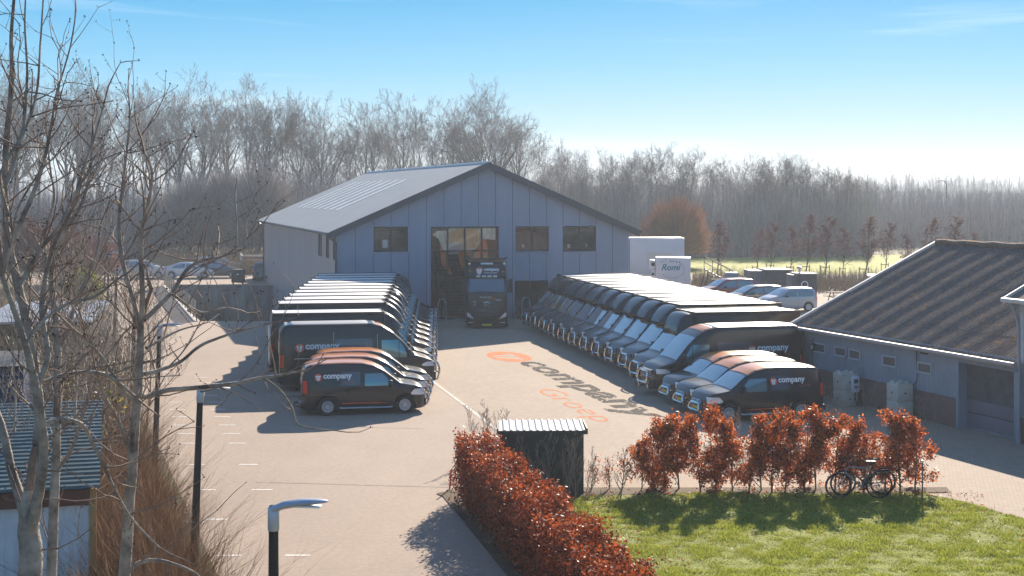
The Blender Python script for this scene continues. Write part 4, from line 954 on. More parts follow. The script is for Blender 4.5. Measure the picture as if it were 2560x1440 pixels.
# dense understorey of the wood: one mass
def stems(seed, n, fx, h0, h1, r, lean=.12, nseg=3, twigs=2, tl=.25, three=3):
    g = np.random.default_rng(seed); B = fx(g, n); H = g.uniform(h0, h1, n) * g.choice([1, 1, .8, .6], n); P = B.copy(); d = g.normal(0, lean, (n, 3)); d[:, 2] = 1
    A0, A1, R0, R1 = [], [], [], []
    for i in range(nseg):
        Q = P + d * (H / nseg)[:, None]; ra = r * (1 - i / nseg * .8) * np.ones(n); rb = r * (1 - (i+1) / nseg * .8) * np.ones(n)
        A0.append(P); A1.append(Q); R0.append(ra); R1.append(rb)
        for k in range(twigs):
            t = g.uniform(0, 1, (n, 1)); S = P + (Q - P) * t; e = d + g.normal(0, .55, (n, 3)); e[:, 2] = np.abs(e[:, 2]) * .9 + .2
            T = S + e * (H * tl)[:, None] * g.uniform(.3, 1, (n, 1)); A0.append(S); A1.append(T); R0.append(rb * .6); R1.append(rb * .25)
        P = Q; d = d + g.normal(0, lean, (n, 3)) * [1, 1, 0]
    V, Fq = segs(np.concatenate(A0), np.concatenate(A1), np.concatenate(R0), np.concatenate(R1), three)
    return V, Fq
def band(pxa, pxb, da, db, za=0):
    def f(g, n):
        px = g.uniform(pxa, pxb, n); d_ = g.uniform(da, db, n)
        return np.stack([(px - 1280) * d_ / F, d_, np.full(n, -.1)], 1)
    return f
for seed, n, a, b, da, db, h0, h1, r, mm, lab in [
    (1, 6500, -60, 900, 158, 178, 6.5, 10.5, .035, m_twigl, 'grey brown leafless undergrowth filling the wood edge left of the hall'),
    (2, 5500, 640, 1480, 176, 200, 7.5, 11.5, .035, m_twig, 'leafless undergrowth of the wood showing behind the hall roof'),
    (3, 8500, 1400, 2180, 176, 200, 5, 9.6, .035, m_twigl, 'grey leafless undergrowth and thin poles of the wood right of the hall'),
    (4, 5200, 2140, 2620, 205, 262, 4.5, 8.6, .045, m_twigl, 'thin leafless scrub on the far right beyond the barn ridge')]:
    V, Fq = stems(seed, n, band(a, b, da, db), h0, h1, r, .05, 3, 3, .22)
    o = fast_mesh('wood_undergrowth', V, Fq, mm); tag(o, lab, 'undergrowth', kind='stuff')
# distant tree line on the horizon
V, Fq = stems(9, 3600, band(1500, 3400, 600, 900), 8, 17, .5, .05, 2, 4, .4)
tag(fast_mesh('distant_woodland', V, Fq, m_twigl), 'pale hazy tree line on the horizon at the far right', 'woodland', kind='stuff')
def blob(seed, n, c, rad, r0, r1, m, name='crown', parent=None, up=.7, L=.35):
    g = np.random.default_rng(seed); d = g.normal(size=(n, 3)); d /= np.linalg.norm(d, axis=1, keepdims=True); t = g.uniform(.25, 1, (n, 1)) ** .6
    d[:, 2] = np.abs(d[:, 2]) if up > .5 else d[:, 2]
    bump = 1 + .16*np.sin(d[:,0:1]*7 + seed) * np.cos(d[:,2:3]*9) + .10*np.sin(d[:,1:2]*17 + d[:,0:1]*13); P = d * t * np.array(rad) * .8 * bump; Q = P + (d + g.normal(0, .25, (n, 3)) + [0, 0, up * .5]) * L
    V, Fq = segs(P + np.array(c), Q + np.array(c), np.full(n, r0), np.full(n, r1), 3)
    return fast_mesh(name, V, Fq, m, parent)
def shrub(name, label, cat, loc, rad, n, m, mtr, seed, r0=.02, L=.6, zc=.35, leaf=None, group=None):
    t = thing(name, label, cat, loc, 0, group)
    blob(seed, n, (0, 0, rad[2] * zc), rad, r0, r0 * .3, m, 'crown', t, L=L)
    g = random.Random(seed); mb = MB()
    for i in range(7):
        a = g.uniform(0, 6.28); mb.tube([(0,0,-.1), (math.cos(a)*rad[0]*.15, math.sin(a)*rad[1]*.15, rad[2]*.3), (math.cos(a)*rad[0]*.5, math.sin(a)*rad[1]*.5, rad[2]*(zc+.3))], [r0*5, r0*3, r0*1.2], 5)
    mb.build('stem', mtr, t, smooth=False)
    if leaf:
        gg = np.random.default_rng(seed + 3); d = gg.normal(size=(leaf[0], 3)); d /= np.linalg.norm(d, axis=1, keepdims=True); d[:, 2] = np.abs(d[:, 2]) * 1.0 - .15
        C = d * gg.uniform(.55, 1.02, (leaf[0], 1)) * np.array(rad) + [0, 0, rad[2] * zc]
        V, Fq = quads(C, leaf[1], gg); fast_mesh('foliage', V, Fq, leaf[2], t)
    return t
m_owl = mat('orange_willow_twigs', (.42,.20,.10), .9, island=.4); m_red = mat('reddish_twigs', (.27,.12,.10), .9)
m_yg = mat('yellow_green_leaf', (.62,.62,.07), .7, island=.35, trans=.35)
m_gl_ = mat('green_leaf', (.10,.13,.03), .7, island=.5, trans=.3)
p = gp(1684, 668); shrub('willow_shrub', 'round orange brown leafless willow behind the white trailers', 'shrub', p, (3.6,3.4,5.6), 9000, m_owl, m_bark, 3, .022, 1.3, .25)
p = gp(620, 640); 
for i, (px, ty, w_) in enumerate([(560, 395, 3.4), (640, 372, 4.2), (470, 430, 3.5)]):
    d_ = 160 - i; h = CAM_H - (ty - HOR) * d_ / F
    shrub('bare_thicket_bush', ['tall rounded leafless bush left of the hall roof', 'highest rounded leafless bush beside the hall eave on the left', 'lower rounded leafless bush nearer the foreground trees'][i], 'shrub', ((px-1280)*d_/F, d_, 0), (w_, w_, h*.72), 6500, m_twigl, m_bark, 20 + i, .02, 1.4, .33)
p = dp(208, 740, 76); shrub('yellow_green_bush', 'round yellow green bush behind the foreground trees', 'shrub', (p.x, p.y, 0), (1.15,1.0,2.1), 1500, m_gl_, m_bark, 5, .012, .3, .95, leaf=(9000, .07, m_yg))
for i, (px, ty, d_) in enumerate([(150, 560, 120), (60, 540, 115), (215, 590, 124)]):
    h = CAM_H - (ty - HOR) * d_ / F; shrub('reddish_bush', ['broad reddish leafless bush at the far left behind the car park', 'reddish leafless bush at the left edge of the view', 'small reddish leafless bush next to the row of lamp posts'][i], 'shrub', ((px-1280)*d_/F, d_, 0), (3.2,2.6,h*.7), 4200, m_red, m_bark, 40 + i, .02, .9, .35)

# staked young trees along the meadow
m_bleaf = mat('withered_leaf', (.14,.055,.055), .8, island=.5, trans=.3); m_stake = mat('stake_wood', (.14,.10,.075), .9)
def sapling(seed):
    big, fine = grow(seed, 6.0, spread=.30, clear=.24, n1=20, n2=5, n3=4, n4=0, tr=.075, tw=.012, up=.35)
    t = thing('young_tree', '', 'tree'); V, Fq = segs([*big[0], *fine[0]], [*big[1], *fine[1]], [*big[2], *fine[2]], [*big[3], *fine[3]], 4)
    fast_mesh('trunk', V, Fq, m_bark, t)
    g = np.random.default_rng(seed); E = np.array(fine[1]); E = E[E[:, 2] > 1.8]; C = E[g.integers(0, len(E), 800)] + g.normal(0, .14, (800, 3)); V, Fq = quads(C, .10, g); fast_mesh('foliage', V, Fq, m_bleaf, t)
    for s in (-.45, .45):
        mb = MB(); mb.tube([(s,0,-.1),(s,0,1.5)], .045, 6); mb.build('stake', m_stake, t)
    mb = MB(); mb.box(-.5, .5, -.03, .03, 1.25, 1.33); mb.build('cross_rail', m_stake, t, smooth=False)
    return t
sp = [sapling(61), sapling(62), sapling(63)]; S_ = [(1792,560,704),(1888,575,692),(1925,560,690),(1975,570,694),(2012,540,700),(2062,545,700),(2106,572,698),(2160,545,706),(2212,560,688),(2262,590,700),(2318,548,690),(2376,545,690),(2432,585,690)]
rng = random.Random(8)
for i, (px, ty, by) in enumerate(S_):
    o = sp[i] if i < 3 else dup(sp[i % 3]); q = gp(px, by); s = (CAM_H - (ty - HOR) * q.y / F) / 6.2
    put(o, q, rng.uniform(-.5, .5), 'staked young tree with withered leaves, {} from the left in the meadow row'.format(ORD[i]), 'staked young trees along the meadow'); o.scale = (s, s, s)
# reeds and dry grass
m_reed = mat('dry_reed', (.36,.26,.16), .9, island=.4, trans=.2)
V, Fq = stems(31, 4200, band(1730, 2200, 112, 126), .9, 1.7, .018, .14, 2, 1, .3)
tag(fast_mesh('dry_grass', V, Fq, m_reed), 'tan dry reed grass along the edge of the right car park', 'grass', kind='stuff')
def reedf(g, n):
    B = band(380, 665, 137, 143)(g, n); return B
V, Fq = stems(32, 2400, reedf, 1.2, 2.4, .018, .08, 2, 1, .3); g = np.random.default_rng(3); C = reedf(g, 260) + np.stack([np.zeros(260), np.zeros(260), g.uniform(1.9, 2.7, 260)], 1)
V2, F2 = quads(C, .16, g, .4); tag(fast_mesh('reeds', np.concatenate([V, V2]), np.concatenate([Fq, F2 + len(V)]), m_reed), 'tan plumed reeds behind the cars parked left of the hall', 'reeds', kind='stuff')

# brown willow brush along the left edge of the yard, green grey thicket further back
def strip(z0, z1, wa, wb, off=0):
    def f(g, n):
        z = z0 + (z1 - z0) * g.uniform(0, 1, n); t = g.uniform(0, 1, n) ** .8; xb = -5.5 - .335 * (z - 25.6) - off
        return np.stack([xb - t * (wa + (wb - wa) * (z - z0) / (z1 - z0)), z, np.full(n, -.05)], 1)
    return f
m_brown = mat('brown_willow_stems', (.15,.075,.035), .85, c2=(.38,.19,.075), island=.65)
m_brown2 = mat('grey_brown_stems', (.32,.235,.16), .85, island=.5)
m_ivy = mat('ivy_leaf', (.085,.11,.03), .5, island=.6, trans=.2); m_yleaf = mat('yellow_leaf', (.45,.36,.05), .6, island=.4, trans=.4)
V, Fq = stems(41, 8500, strip(22, 46, 1.7, 3.0), .6, 2.0, .0085, .30, 4, 4, .28)
tag(fast_mesh('willow_brush', V, Fq, m_brown), 'dense brown willow stems along the left edge of the parking bays', 'brush', kind='stuff')
V, Fq = stems(42, 7500, strip(45, 72, 5.5, 9), 1.6, 3.7, .012, .20, 4, 3, .30); g = np.random.default_rng(6); n = 9000; C = strip(38, 70, 3, 8)(g, n); C[:, 2] = g.uniform(.2, 3.1, n)
tag(fast_mesh('thicket', V, Fq, m_brown2), 'grey brown leafless thicket behind the foreground trees on the left', 'brush', kind='stuff')
V, Fq = quads(C, .045, g); tag(fast_mesh('ivy_cover', V, Fq, m_ivy), 'scattered small ivy leaves through the left thicket', 'ivy', kind='stuff')
C = strip(38, 60, 2.2, 4)(g, 900); C[:, 2] = g.uniform(.5, 2.6, 900); V, Fq = quads(C, .05, g); tag(fast_mesh('yellow_leaves', V, Fq, m_yleaf), 'sparse yellow leaves on the left brush', 'leaves', kind='stuff')
# thin whips leaning over the bays
V, Fq = stems(44, 420, strip(24, 46, .5, .6, -.25), .9, 2.2, .006, .30, 4, 2, .35); tag(fast_mesh('whip_stems', V, Fq, m_brown2), 'thin bare whips leaning over the edge of the parking bays', 'brush', kind='stuff')

# ------------------------------------------------------------------ beech hedges
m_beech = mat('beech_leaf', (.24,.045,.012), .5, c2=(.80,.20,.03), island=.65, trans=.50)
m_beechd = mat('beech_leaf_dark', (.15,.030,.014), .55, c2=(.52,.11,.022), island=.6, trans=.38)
m_stem = mat('beech_stem', (.13,.10,.08), .9, var=.3, vs=20)
def hedge(a, b, wd, h, n, name, label):
    a, b = Vector(a), Vector(b); d = b - a; L = d.length; t = thing(name, label, 'hedge', (a.x, a.y, 0), math.atan2(d.y, d.x)); g = np.random.default_rng(4)
    x = g.uniform(0, L, n); u = g.uniform(-1, 1, n); u = np.sign(u) * np.abs(u) ** .55
    top = h * (1 + .07 * np.sin(x * 1.9) + .06 * np.sin(x * 4.7 + 1)); zz = g.uniform(0, 1, n) ** .75
    bul = 1 + .14 * np.sin(x * 3.1 + zz * 4) + .1 * np.sin(x * 7.3 - zz * 6); edge = np.minimum(1, (L - x) / .9 + .15) * np.minimum(1, x / .4 + .3)
    C = np.stack([x, u * wd * bul * edge * (1 - .35 * np.maximum(0, zz - .75) * 4 * .3), .12 + zz * top * (.55 + .45 * edge)], 1) + g.normal(0, .05, (n, 3))
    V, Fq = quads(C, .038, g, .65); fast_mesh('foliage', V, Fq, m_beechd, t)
    def f(gg, k): return np.stack([gg.uniform(0, L, k), gg.normal(0, wd * .3, k), np.full(k, -.05)], 1)
    V, Fq = stems(71, 420, f, h * .8, h * 1.12, .013, .15, 4, 3, .25); fast_mesh('stems', V, Fq, m_stem, t)
    return t
hedge((-1.05, 36.6), (2.0, 22.6), .52, 1.5, 66000, 'beech_hedge', 'thick rust red beech hedge running from the shed towards the viewer')
def beech(seed, h=1.75, n=1300, rad=.36, clear=.13, name='beech_sapling'):
    big, fine = grow(seed, h, spread=.42, clear=.07, n1=16, n2=4, n3=3, n4=0, tr=.024, tw=.004, up=.8)
    t = thing(name, '', 'shrub'); V, Fq = segs([*big[0], *fine[0]], [*big[1], *fine[1]], [*big[2], *fine[2]], [*big[3], *fine[3]], 4); fast_mesh('stem', V, Fq, m_stem, t)
    g = np.random.default_rng(seed); E = np.array(fine[1] + big[1]); E = E[E[:, 2] > clear * h]; E = E[g.choice(len(E), 95)]; E = np.column_stack([E[:, :2], (E[:, 2] - .40*h) * 1.32 + .24*h]); C = E[g.integers(0, len(E), n)] * [1.8, 1.6, 1] + g.normal(0, .07, (n, 3)) - [0, 0, .07]
    V, Fq = quads(C, .036, g, .7); fast_mesh('foliage', V, Fq, m_beech, t); return t
bp = [beech(81, n=3000), beech(82, n=3300), beech(83, n=2600), beech(84, n=3000), beech(85, h=1.1, n=160, name='beech_sapling')]
usedb = set(); rng = random.Random(12); BX = [(1476,.85,4),(1524,.8,4),(1552,1.1,4),(1604,1.25,2),(1634,1.6,0),(1662,1.75,1),(1698,1.8,2),(1752,1.82,3),(1790,1.95,0),(1832,1.78,1),(1872,1.75,3),(1904,1.5,2),(1930,1.85,0),(1962,1.75,1),(2010,1.9,3),(2040,1.85,2),(2088,1.78,0),(2122,1.72,1),(2160,1.35,2),(2212,1.68,3),(2250,1.8,0),(2288,1.78,1)]
for i, (px, h, k) in enumerate(BX):
    o = bp[k] if k not in usedb else dup(bp[k]); usedb.add(k); q = gp(px, 1226 + rng.uniform(-3, 6)); s = h / (1.75 if k < 4 else 1.1)
    put(o, (q.x, q.y, 0), rng.uniform(0, 6.28)); o.scale = (s * rng.uniform(.95, 1.2), s * rng.uniform(.95, 1.2), s)
    o['label'] = ('small sparse beech sapling right of the metal shed, {} from the shed'.format(ORD[i]) if i < 3 else 'leafy rust orange beech in the hedge row behind the lawn, {} from the left'.format(ORD[i - 3]))
    o['group'] = 'beeches planted in a row behind the lawn'
# bare shrubs and weeds
m_bare = mat('pale_bare_twig', (.30,.24,.19), .85)
def bare_shrub(seed, h, label, loc, mm=None, group=None):
    big, fine = grow(seed, h, spread=.42, clear=.1, n1=7, n2=4, n3=3, n4=0, tr=.016, tw=.004, up=.9, fork=True)
    V, Fq = segs([*big[0], *fine[0]], [*big[1], *fine[1]], [*big[2], *fine[2]], [*big[3], *fine[3]], 4); o = fast_mesh('bare_shrub', V, Fq, mm or m_bare); o.location = loc; tag(o, label, 'shrub', group)
for i, (px, py, h, lab) in enumerate([(1340,1250,1.5,'pale leafless shrub before the left half of the metal shed'),(1398,1250,1.65,'pale leafless shrub before the middle of the metal shed'),(1445,1255,1.3,'pale leafless shrub before the right corner of the metal shed'),(1205,1150,1.6,'thin leafless weeds rising over the far end of the beech hedge'),(1245,1160,1.5,'thin leafless weeds at the left corner of the metal shed'),
     (2178,1040,1.2,'dry leafless weed between the two concrete block pillars'),(2062,1022,.8,'dry leafless weed near the barn door'),(2318,1070,1.1,'dry leafless weed right of the second concrete pillar'),(2082,1090,.9,'dry weed behind the beech row nearest the silver charger pillar'),(1985,1100,1.0,'dry weed before the rear wheel of the nearest right hand van'),(1830,1105,1.0,'dry weed before the front wheel of the nearest right hand van'),(1905,1110,.9,'dry weed before the doors of the nearest right hand van')]):
    q = gp(px, py); bare_shrub(90 + i, h, lab, (q.x, q.y, 0))
m_mid = mat('brown_grey_twig', (.34,.27,.215), .9, island=.4)
for i, (px, d_, h, lab) in enumerate([(178,30,6.4,'slender bare sapling rising behind the green roofed shed, nearest the shed'),(238,35,6.2,'slender bare sapling between the green shed roof and the yellow green bush'),(118,33,5.6,'bare sapling before the dark container at the left'),(296,40,5.2,'bare sapling left of the slim ash trunk in the thicket'),(366,48,4.6,'bare sapling at the yard edge behind the slim ash tree'),(52,29,6.0,'bare sapling beside the dark blue container'),(208,44,5.6,'bare sapling deep in the thicket below the yellow green bush'),(330,52,4.2,'small bare sapling furthest back in the left thicket')]):
    big, fine = grow(130 + i, h, spread=.36, clear=.16, n1=11, n2=6, n3=4, n4=2, tr=.045, tw=.0065, up=.7, tl0=.9); t = thing('bare_sapling', lab, 'tree', ((px-1280)*d_/F, d_, 0))
    V, Fq = segs(*big, n=5); fast_mesh('trunk', V, Fq, m_mid, t); V, Fq = segs(*fine, n=3); fast_mesh('crown', V, Fq, m_mid, t)
# lawn grass
from itertools import product
def in_poly(P, poly):
    x, y = P[:, 0], P[:, 1]; r = np.zeros(len(P), bool); n = len(poly)
    for i in range(n):
        (x0, y0), (x1, y1) = poly[i], poly[(i+1) % n]; c = ((y0 > y) != (y1 > y)) & (x < (x1 - x0) * (y - y0) / (y1 - y0 + 1e-9) + x0); r ^= c
    return r
g = np.random.default_rng(10); N = 330000; P = np.stack([g.uniform(.1, 17, N), g.uniform(25, 37.2, N)], 1); P = P[in_poly(P, lawn_poly)]; P = P[(P[:, 0] < 10.4 * P[:, 1] / 28)]
nz = sum(a_ * np.sin(P[:, 0]*np.cos(t_)*k_ + P[:, 1]*np.sin(t_)*k_ + ph) for a_, k_, t_, ph in [(g.uniform(.3,.8), g.uniform(1.5, 14), g.uniform(0, 3.14), g.uniform(0, 6)) for _ in range(16)])
keep = g.uniform(-4.5, 1.0, len(P)) < nz; P = P[keep]; nz = nz[keep] * .6; n = len(P)
h = (.035 + .018 * np.clip(nz, -1, 2.5)) * g.uniform(.6, 1.4, n); a = g.uniform(0, 6.283, n); wd = .009
B = np.column_stack([P, np.full(n, .012)]); T = B + np.column_stack([g.normal(0, .02, n), g.normal(0, .02, n), h]); o_ = np.column_stack([np.cos(a)*wd, np.sin(a)*wd, np.zeros(n)])
V = np.stack([B - o_, B + o_, T], 1).reshape(-1, 3)
nl = 2600; LF = np.column_stack([g.uniform(-1, 12, nl), 37.2 - np.abs(g.normal(0, 2.6, nl)), np.full(nl, .03)]); LF2 = np.column_stack([.3 + g.uniform(0, 1, 1400)**1.5 * 2.0, g.uniform(26, 36, 1400), np.full(1400, .03)]); LF2[:, 0] += (36.6 - LF2[:, 1]) * .215
LF = np.concatenate([LF[LF[:, 0] > -.8 + (36.6 - LF[:, 1]) * .25], LF2]); V_, F_ = quads(LF, .026, g, .7, .3)
tag(fast_mesh('fallen_leaves', V_, F_, m_beechd), 'rust brown beech leaves fallen on the soil and lawn below the hedges', 'leaves', kind='stuff')
m_grass = mat('grass_blade', (.24,.30,.03), .6, c2=(.50,.52,.08), island=.4, trans=.4)
tag(fast_mesh('lawn_grass', V, np.arange(3*n).reshape(-1, 3), m_grass), 'short green lawn grass in the lower right', 'grass', kind='stuff')

# ------------------------------------------------------------------ foreground trees, limbs traced then grown with side shoots
m_ash = mat('pale_ash_bark', (.50,.42,.34), .85, c2=(.13,.10,.08), vs=5, bump=.8, bs=60); m_shoot = mat('ash_shoot', (.24,.165,.125), .8, var=.3, vs=12); m_bud = mat('dark_bud', (.03,.022,.02), .8)
def fg_tree(label, limbs, depth, base, seed, shoots=1.0, tdep=.9):
    """limbs: list of (depth offset, [(px, py, radius px)...]); base: pixel column where the trunk meets the ground"""
    rng = random.Random(seed); t = thing('ash_tree', label, 'tree', ((base - 1280) * depth / F, depth, 0)); inv = Vector(t.location)
    k = depth / F; tr = MB(); A = ([], [], [], []); buds = []
    def shoot(p, d, L, r, lev):
        n = max(3, int(L / .14)); q = p; pts = [p]
        for i in range(n):
            d = (d + Vector((rng.uniform(-1,1)*.22, rng.uniform(-1,1)*.22, rng.uniform(-.25,.3) + .05))).normalized(); q2 = q + d * (L / n)
            r0 = r * (1 - .55 * i / n); r1 = r * (1 - .55 * (i+1) / n)
            A[0].append(tuple(q - inv)); A[1].append(tuple(q2 - inv)); A[2].append(r0); A[3].append(r1)
            if rng.random() < .25: buds.append((q2 - inv) + Vector((rng.uniform(-1,1), rng.uniform(-1,1), rng.uniform(-1,1))) * r * 1.4)
            if lev < 2 and rng.random() < (.5 if lev == 0 else .3):
                s = Vector((rng.uniform(-1,1), rng.uniform(-.6,.6), rng.uniform(-.3,.9))).normalized(); shoot(q2, (d * .55 + s * .8).normalized(), L * rng.uniform(.3, .6), r * .6, lev + 1)
            q = q2
        for _ in range(3): buds.append((q - inv) + Vector((rng.uniform(-1,1), rng.uniform(-1,1), rng.uniform(-.5,1.6))) * .009)
    for (dz, pts, dens) in limbs:
        n = len(pts); P = []
        for i, (px, py, r) in enumerate(pts):
            d_ = depth + dz * (i / max(1, n - 1)); P.append((dp(px, py, d_), r * k))
        # smooth the traced line
        Q = []
        for i in range(n - 1):
            p0, p1, p2, p3 = P[max(i-1,0)][0], P[i][0], P[i+1][0], P[min(i+2,n-1)][0]
            for s in range(5):
                u = s / 5; q = .5 * ((2*p1) + (p2-p0)*u + (2*p0 - 5*p1 + 4*p2 - p3)*u*u + (-p0 + 3*p1 - 3*p2 + p3)*u**3)
                Q.append((q + Vector((rng.uniform(-1,1), rng.uniform(-1,1), rng.uniform(-1,1))) * P[i][1] * .07, P[i][1] + (P[i+1][1] - P[i][1]) * u))
        Q.append(P[-1]); tr.tube([q - inv for q, _ in Q], [r * .86 for _, r in Q], 8, cap=False)
        L = sum((Q[i+1][0] - Q[i][0]).length for i in range(len(Q)-1))
        for i in range(int(L * dens * 12 * shoots)):
            j = rng.randrange(len(Q)//6, len(Q) - 1); p, r = Q[j]; d = (Q[j+1][0] - p).normalized()
            s = Vector((rng.uniform(-1,1), rng.uniform(-.8,.8), rng.uniform(-.4,1))).normalized(); dd = (d * .6 + s).normalized()
            shoot(p + dd * r * .5, dd, rng.uniform(.18, .75) * (1 if r < .03 else .8), max(.0036, min(.0075, r * .5)), 0)
        shoot(Q[-1][0], (Q[-1][0] - Q[-2][0]).normalized(), .35, max(.003, Q[-1][1]), 1)
    tr.build('trunk', m_ash, t, smooth=True, sharp=2)
    V, Fq = segs(*A, n=5); fast_mesh('crown', V, Fq, m_shoot, t)
    g = np.random.default_rng(seed); Bd = np.array([tuple(b) for b in buds]); V, Fq = quads(Bd, .0075, g, .8); V2, F2 = quads(Bd, .0075, g, .8); fast_mesh('buds', np.concatenate([V, V2]), np.concatenate([Fq, F2 + len(V)]), m_bud, t)
    return t
G = 2600
fg_tree('slim pale ash tree with long limbs reaching right over the parking bays', [
  (0, [(300,G,25),(305,1700,22),(312,1440,18),(328,1200,15),(343,1000,13.5),(350,890,12),(352,820,10)], .5),
  (.6, [(352,820,9),(330,740,7),(306,650,7),(298,560,6),(306,470,5),(322,330,3),(324,262,2)], 1.2),
  (-.3, [(352,820,9),(356,720,8),(352,600,7),(372,500,5),(380,430,4),(360,380,3)], 1.2),
  (.8, [(345,985,9),(370,990,9),(420,975,8),(500,968,7),(590,958,6),(650,945,5),(690,940,4),(740,930,3)], .8),
  (.2, [(660,945,3),(700,975,3),(730,1020,3),(745,1060,2),(790,1072,2),(836,1076,1.5)], .35),
  (.9, [(360,800,8),(400,762,7),(430,730,6),(470,672,6),(510,650,5),(560,640,4),(600,612,3),(640,575,2)], .9),
  (.7, [(362,935,7),(400,925,6),(450,905,5),(500,865,5),(560,840,4),(610,825,3),(660,812,2)], .7),
  (.5, [(365,870,5),(400,850,4),(450,825,3),(500,812,2)], .7),
  (.3, [(322,1428,8),(345,1408,7),(390,1400,6),(440,1412,5),(490,1435,4),(530,1480,3)], .6),
  (-.5, [(342,1010,7),(310,980,6),(260,900,5),(215,850,5),(180,820,4),(150,790,3)], .8),
  (-.4, [(340,1190,6),(300,1060,5),(262,990,4),(240,930,3)], .7),
  (.4, [(430,735,5),(500,780,3),(560,770,3),(600,775,2)], .7),
  (.3, [(590,640,2.5),(592,560,2),(588,500,2)], .5)], 12.5, 300, 1, .72)
fg_tree('thick many stemmed pale ash tree at the left edge', [
  (0, [(70,G,52),(72,1800,44),(75,1440,37),(72,1330,33),(70,1270,26),(72,1225,14)], .2),
  (.5, [(74,1340,22),(78,1270,22),(95,1130,19),(98,1040,17),(90,950,16),(75,850,15),(52,740,14),(28,640,13),(14,560,12),(12,450,11),(18,340,10),(30,200,8),(28,90,6),(40,-60,4)], .45),
  (-.5, [(74,1350,18),(88,1280,17),(110,1150,14),(104,1060,14),(88,960,12),(60,850,10),(30,760,8),(5,690,7)], .4),
  (.3, [(72,1350,18),(58,1270,17),(30,1180,14),(8,1080,12),(-20,1000,10)], .3),
  (.6, [(95,960,10),(120,890,8),(105,790,8),(112,700,7),(140,600,6),(180,520,5),(205,430,5),(240,330,4),(262,250,2.5)], .8),
  (.6, [(22,640,10),(50,560,8),(85,480,7),(110,400,6),(128,320,5),(140,240,3.5),(175,120,2.5),(190,30,2)], .8),
  (.4, [(12,470,7),(40,390,6),(60,300,5),(68,180,4),(62,60,3),(66,-40,2)], .7),
  (.5, [(15,400,6),(60,330,5),(92,230,4),(100,120,3),(108,0,2.5)], .7),
  (.9, [(105,1065,9),(150,1048,8),(205,1062,7),(228,1100,6),(262,1170,5),(300,1250,5),(340,1310,4),(400,1370,3)], .6),
  (.7, [(85,955,8),(120,950,7),(170,935,6),(230,930,6),(280,945,5),(330,985,4)], .6),
  (.5, [(45,720,7),(90,640,6),(150,560,5),(190,480,4),(230,420,3),(265,395,2)], .9),
  (.3, [(60,860,6),(110,800,5),(170,760,5),(240,740,4),(290,700,3)], .8),
  (-.3, [(5,700,5),(30,600,4),(45,520,3),(100,430,3),(150,380,2)], .8),
  (.2, [(20,540,5),(0,440,4),(-10,330,3)], .5)], 11.5, 70, 2, .72)
fg_tree('thin upright ash stem between the two larger foreground trees', [
  (0, [(118,G,22),(120,1800,20),(128,1440,16),(138,1200,14),(142,1050,12),(145,920,11),(140,800,9),(128,690,8),(150,600,6),(200,520,5),(225,430,4),(230,350,3)], .5),
  (.5, [(142,900,7),(175,800,6),(205,720,5),(240,640,4),(252,560,3)], .9), (.4, [(138,1180,7),(180,1120,6),(215,1010,5),(240,930,4),(290,860,3)], .7), (-.4, [(130,700,5),(110,600,4),(135,500,3),(125,420,3),(118,340,2)], .8)], 14, 118, 3, .7)
# ------------------------------------------------------------------ vehicles in their rows
A15 = R(15.5)
cv, cvL = compact_van(); pv, pvL = panel_van(); bt, btL = box_truck('step'); bi, biL = box_truck('integral')
def centre_parts(root, L):
    for ch in root.children: ch.location.x -= L / 2
for r_, l_ in ((cv, cvL), (pv, pvL), (bt, btL), (bi, biL)): centre_parts(r_, l_)
fresh = {'c': cv, 'p': pv, 'b': bt, 'i': bi}
def use(k):
    o = fresh[k]
    if o.get('placed'): o2 = dup(o); del o2['placed']; return o2
    return o
placed = []
def veh(k, x, y, a, label, group, s=1.0, sz=1.0):
    o = use(k); o2 = o if not o.get('placed') else dup(o)
    if not o.get('placed'): pass
    put(o2, (x, y, 0), a, label, group); o2.scale = (s, s, s * sz); fresh[k] = o
    placed.append(o2); return o2
def first_or_dup(k, *a, **kw):
    o = fresh[k]
    if k in done: o = dup(o)
    done.add(k); return o
done = set()
def veh(k, x, y, a, label, group, sz=1.0):
    o = first_or_dup(k); put(o, (x, y, 0), a, label, group); o.scale = (1, 1, sz); return o
# right row: noses point left and towards the camera
hx, hy = math.cos(A15), math.sin(A15)
GR, GL = 'black vans parked in the right hand row', 'black vans parked in the left hand row'
ords = ['nearest the hall','second from the hall','third from the hall','fourth from the hall','fifth from the hall','sixth from the hall','seventh from the hall','eighth from the hall','ninth from the hall','tenth from the hall']
def right(k, nx, ny, L, label, sz=1.0): return veh(k, nx + hx*L/2, ny + hy*L/2, math.pi + A15, label, GR, sz)
for i in range(10):
    f = i / 9; right('i' if i == 1 else 'b', .85 + f*3.95, 81.6 - f*20.9, 6.7, 'black box truck with a white roof in the right row, ' + ords[i], 1.0)
right('i', 5.05, 58.0, 6.7, 'black box truck with a smooth moulded cab fairing, nearest truck of the right row', .97)
right('p', 5.2, 55.35, 6.1, 'black high roof van with company lettering parked beside the grey barn')
for i, (nx, ny) in enumerate([(5.72, 53.05), (6.02, 51.1), (6.33, 49.15)]):
    right('c', nx, ny, cvL, ['small black van with an orange roof beside the high roof van, right row', 'small black van with an orange roof, middle of the three at the right', 'small black van with an orange roof nearest the beech row at the right'][i])
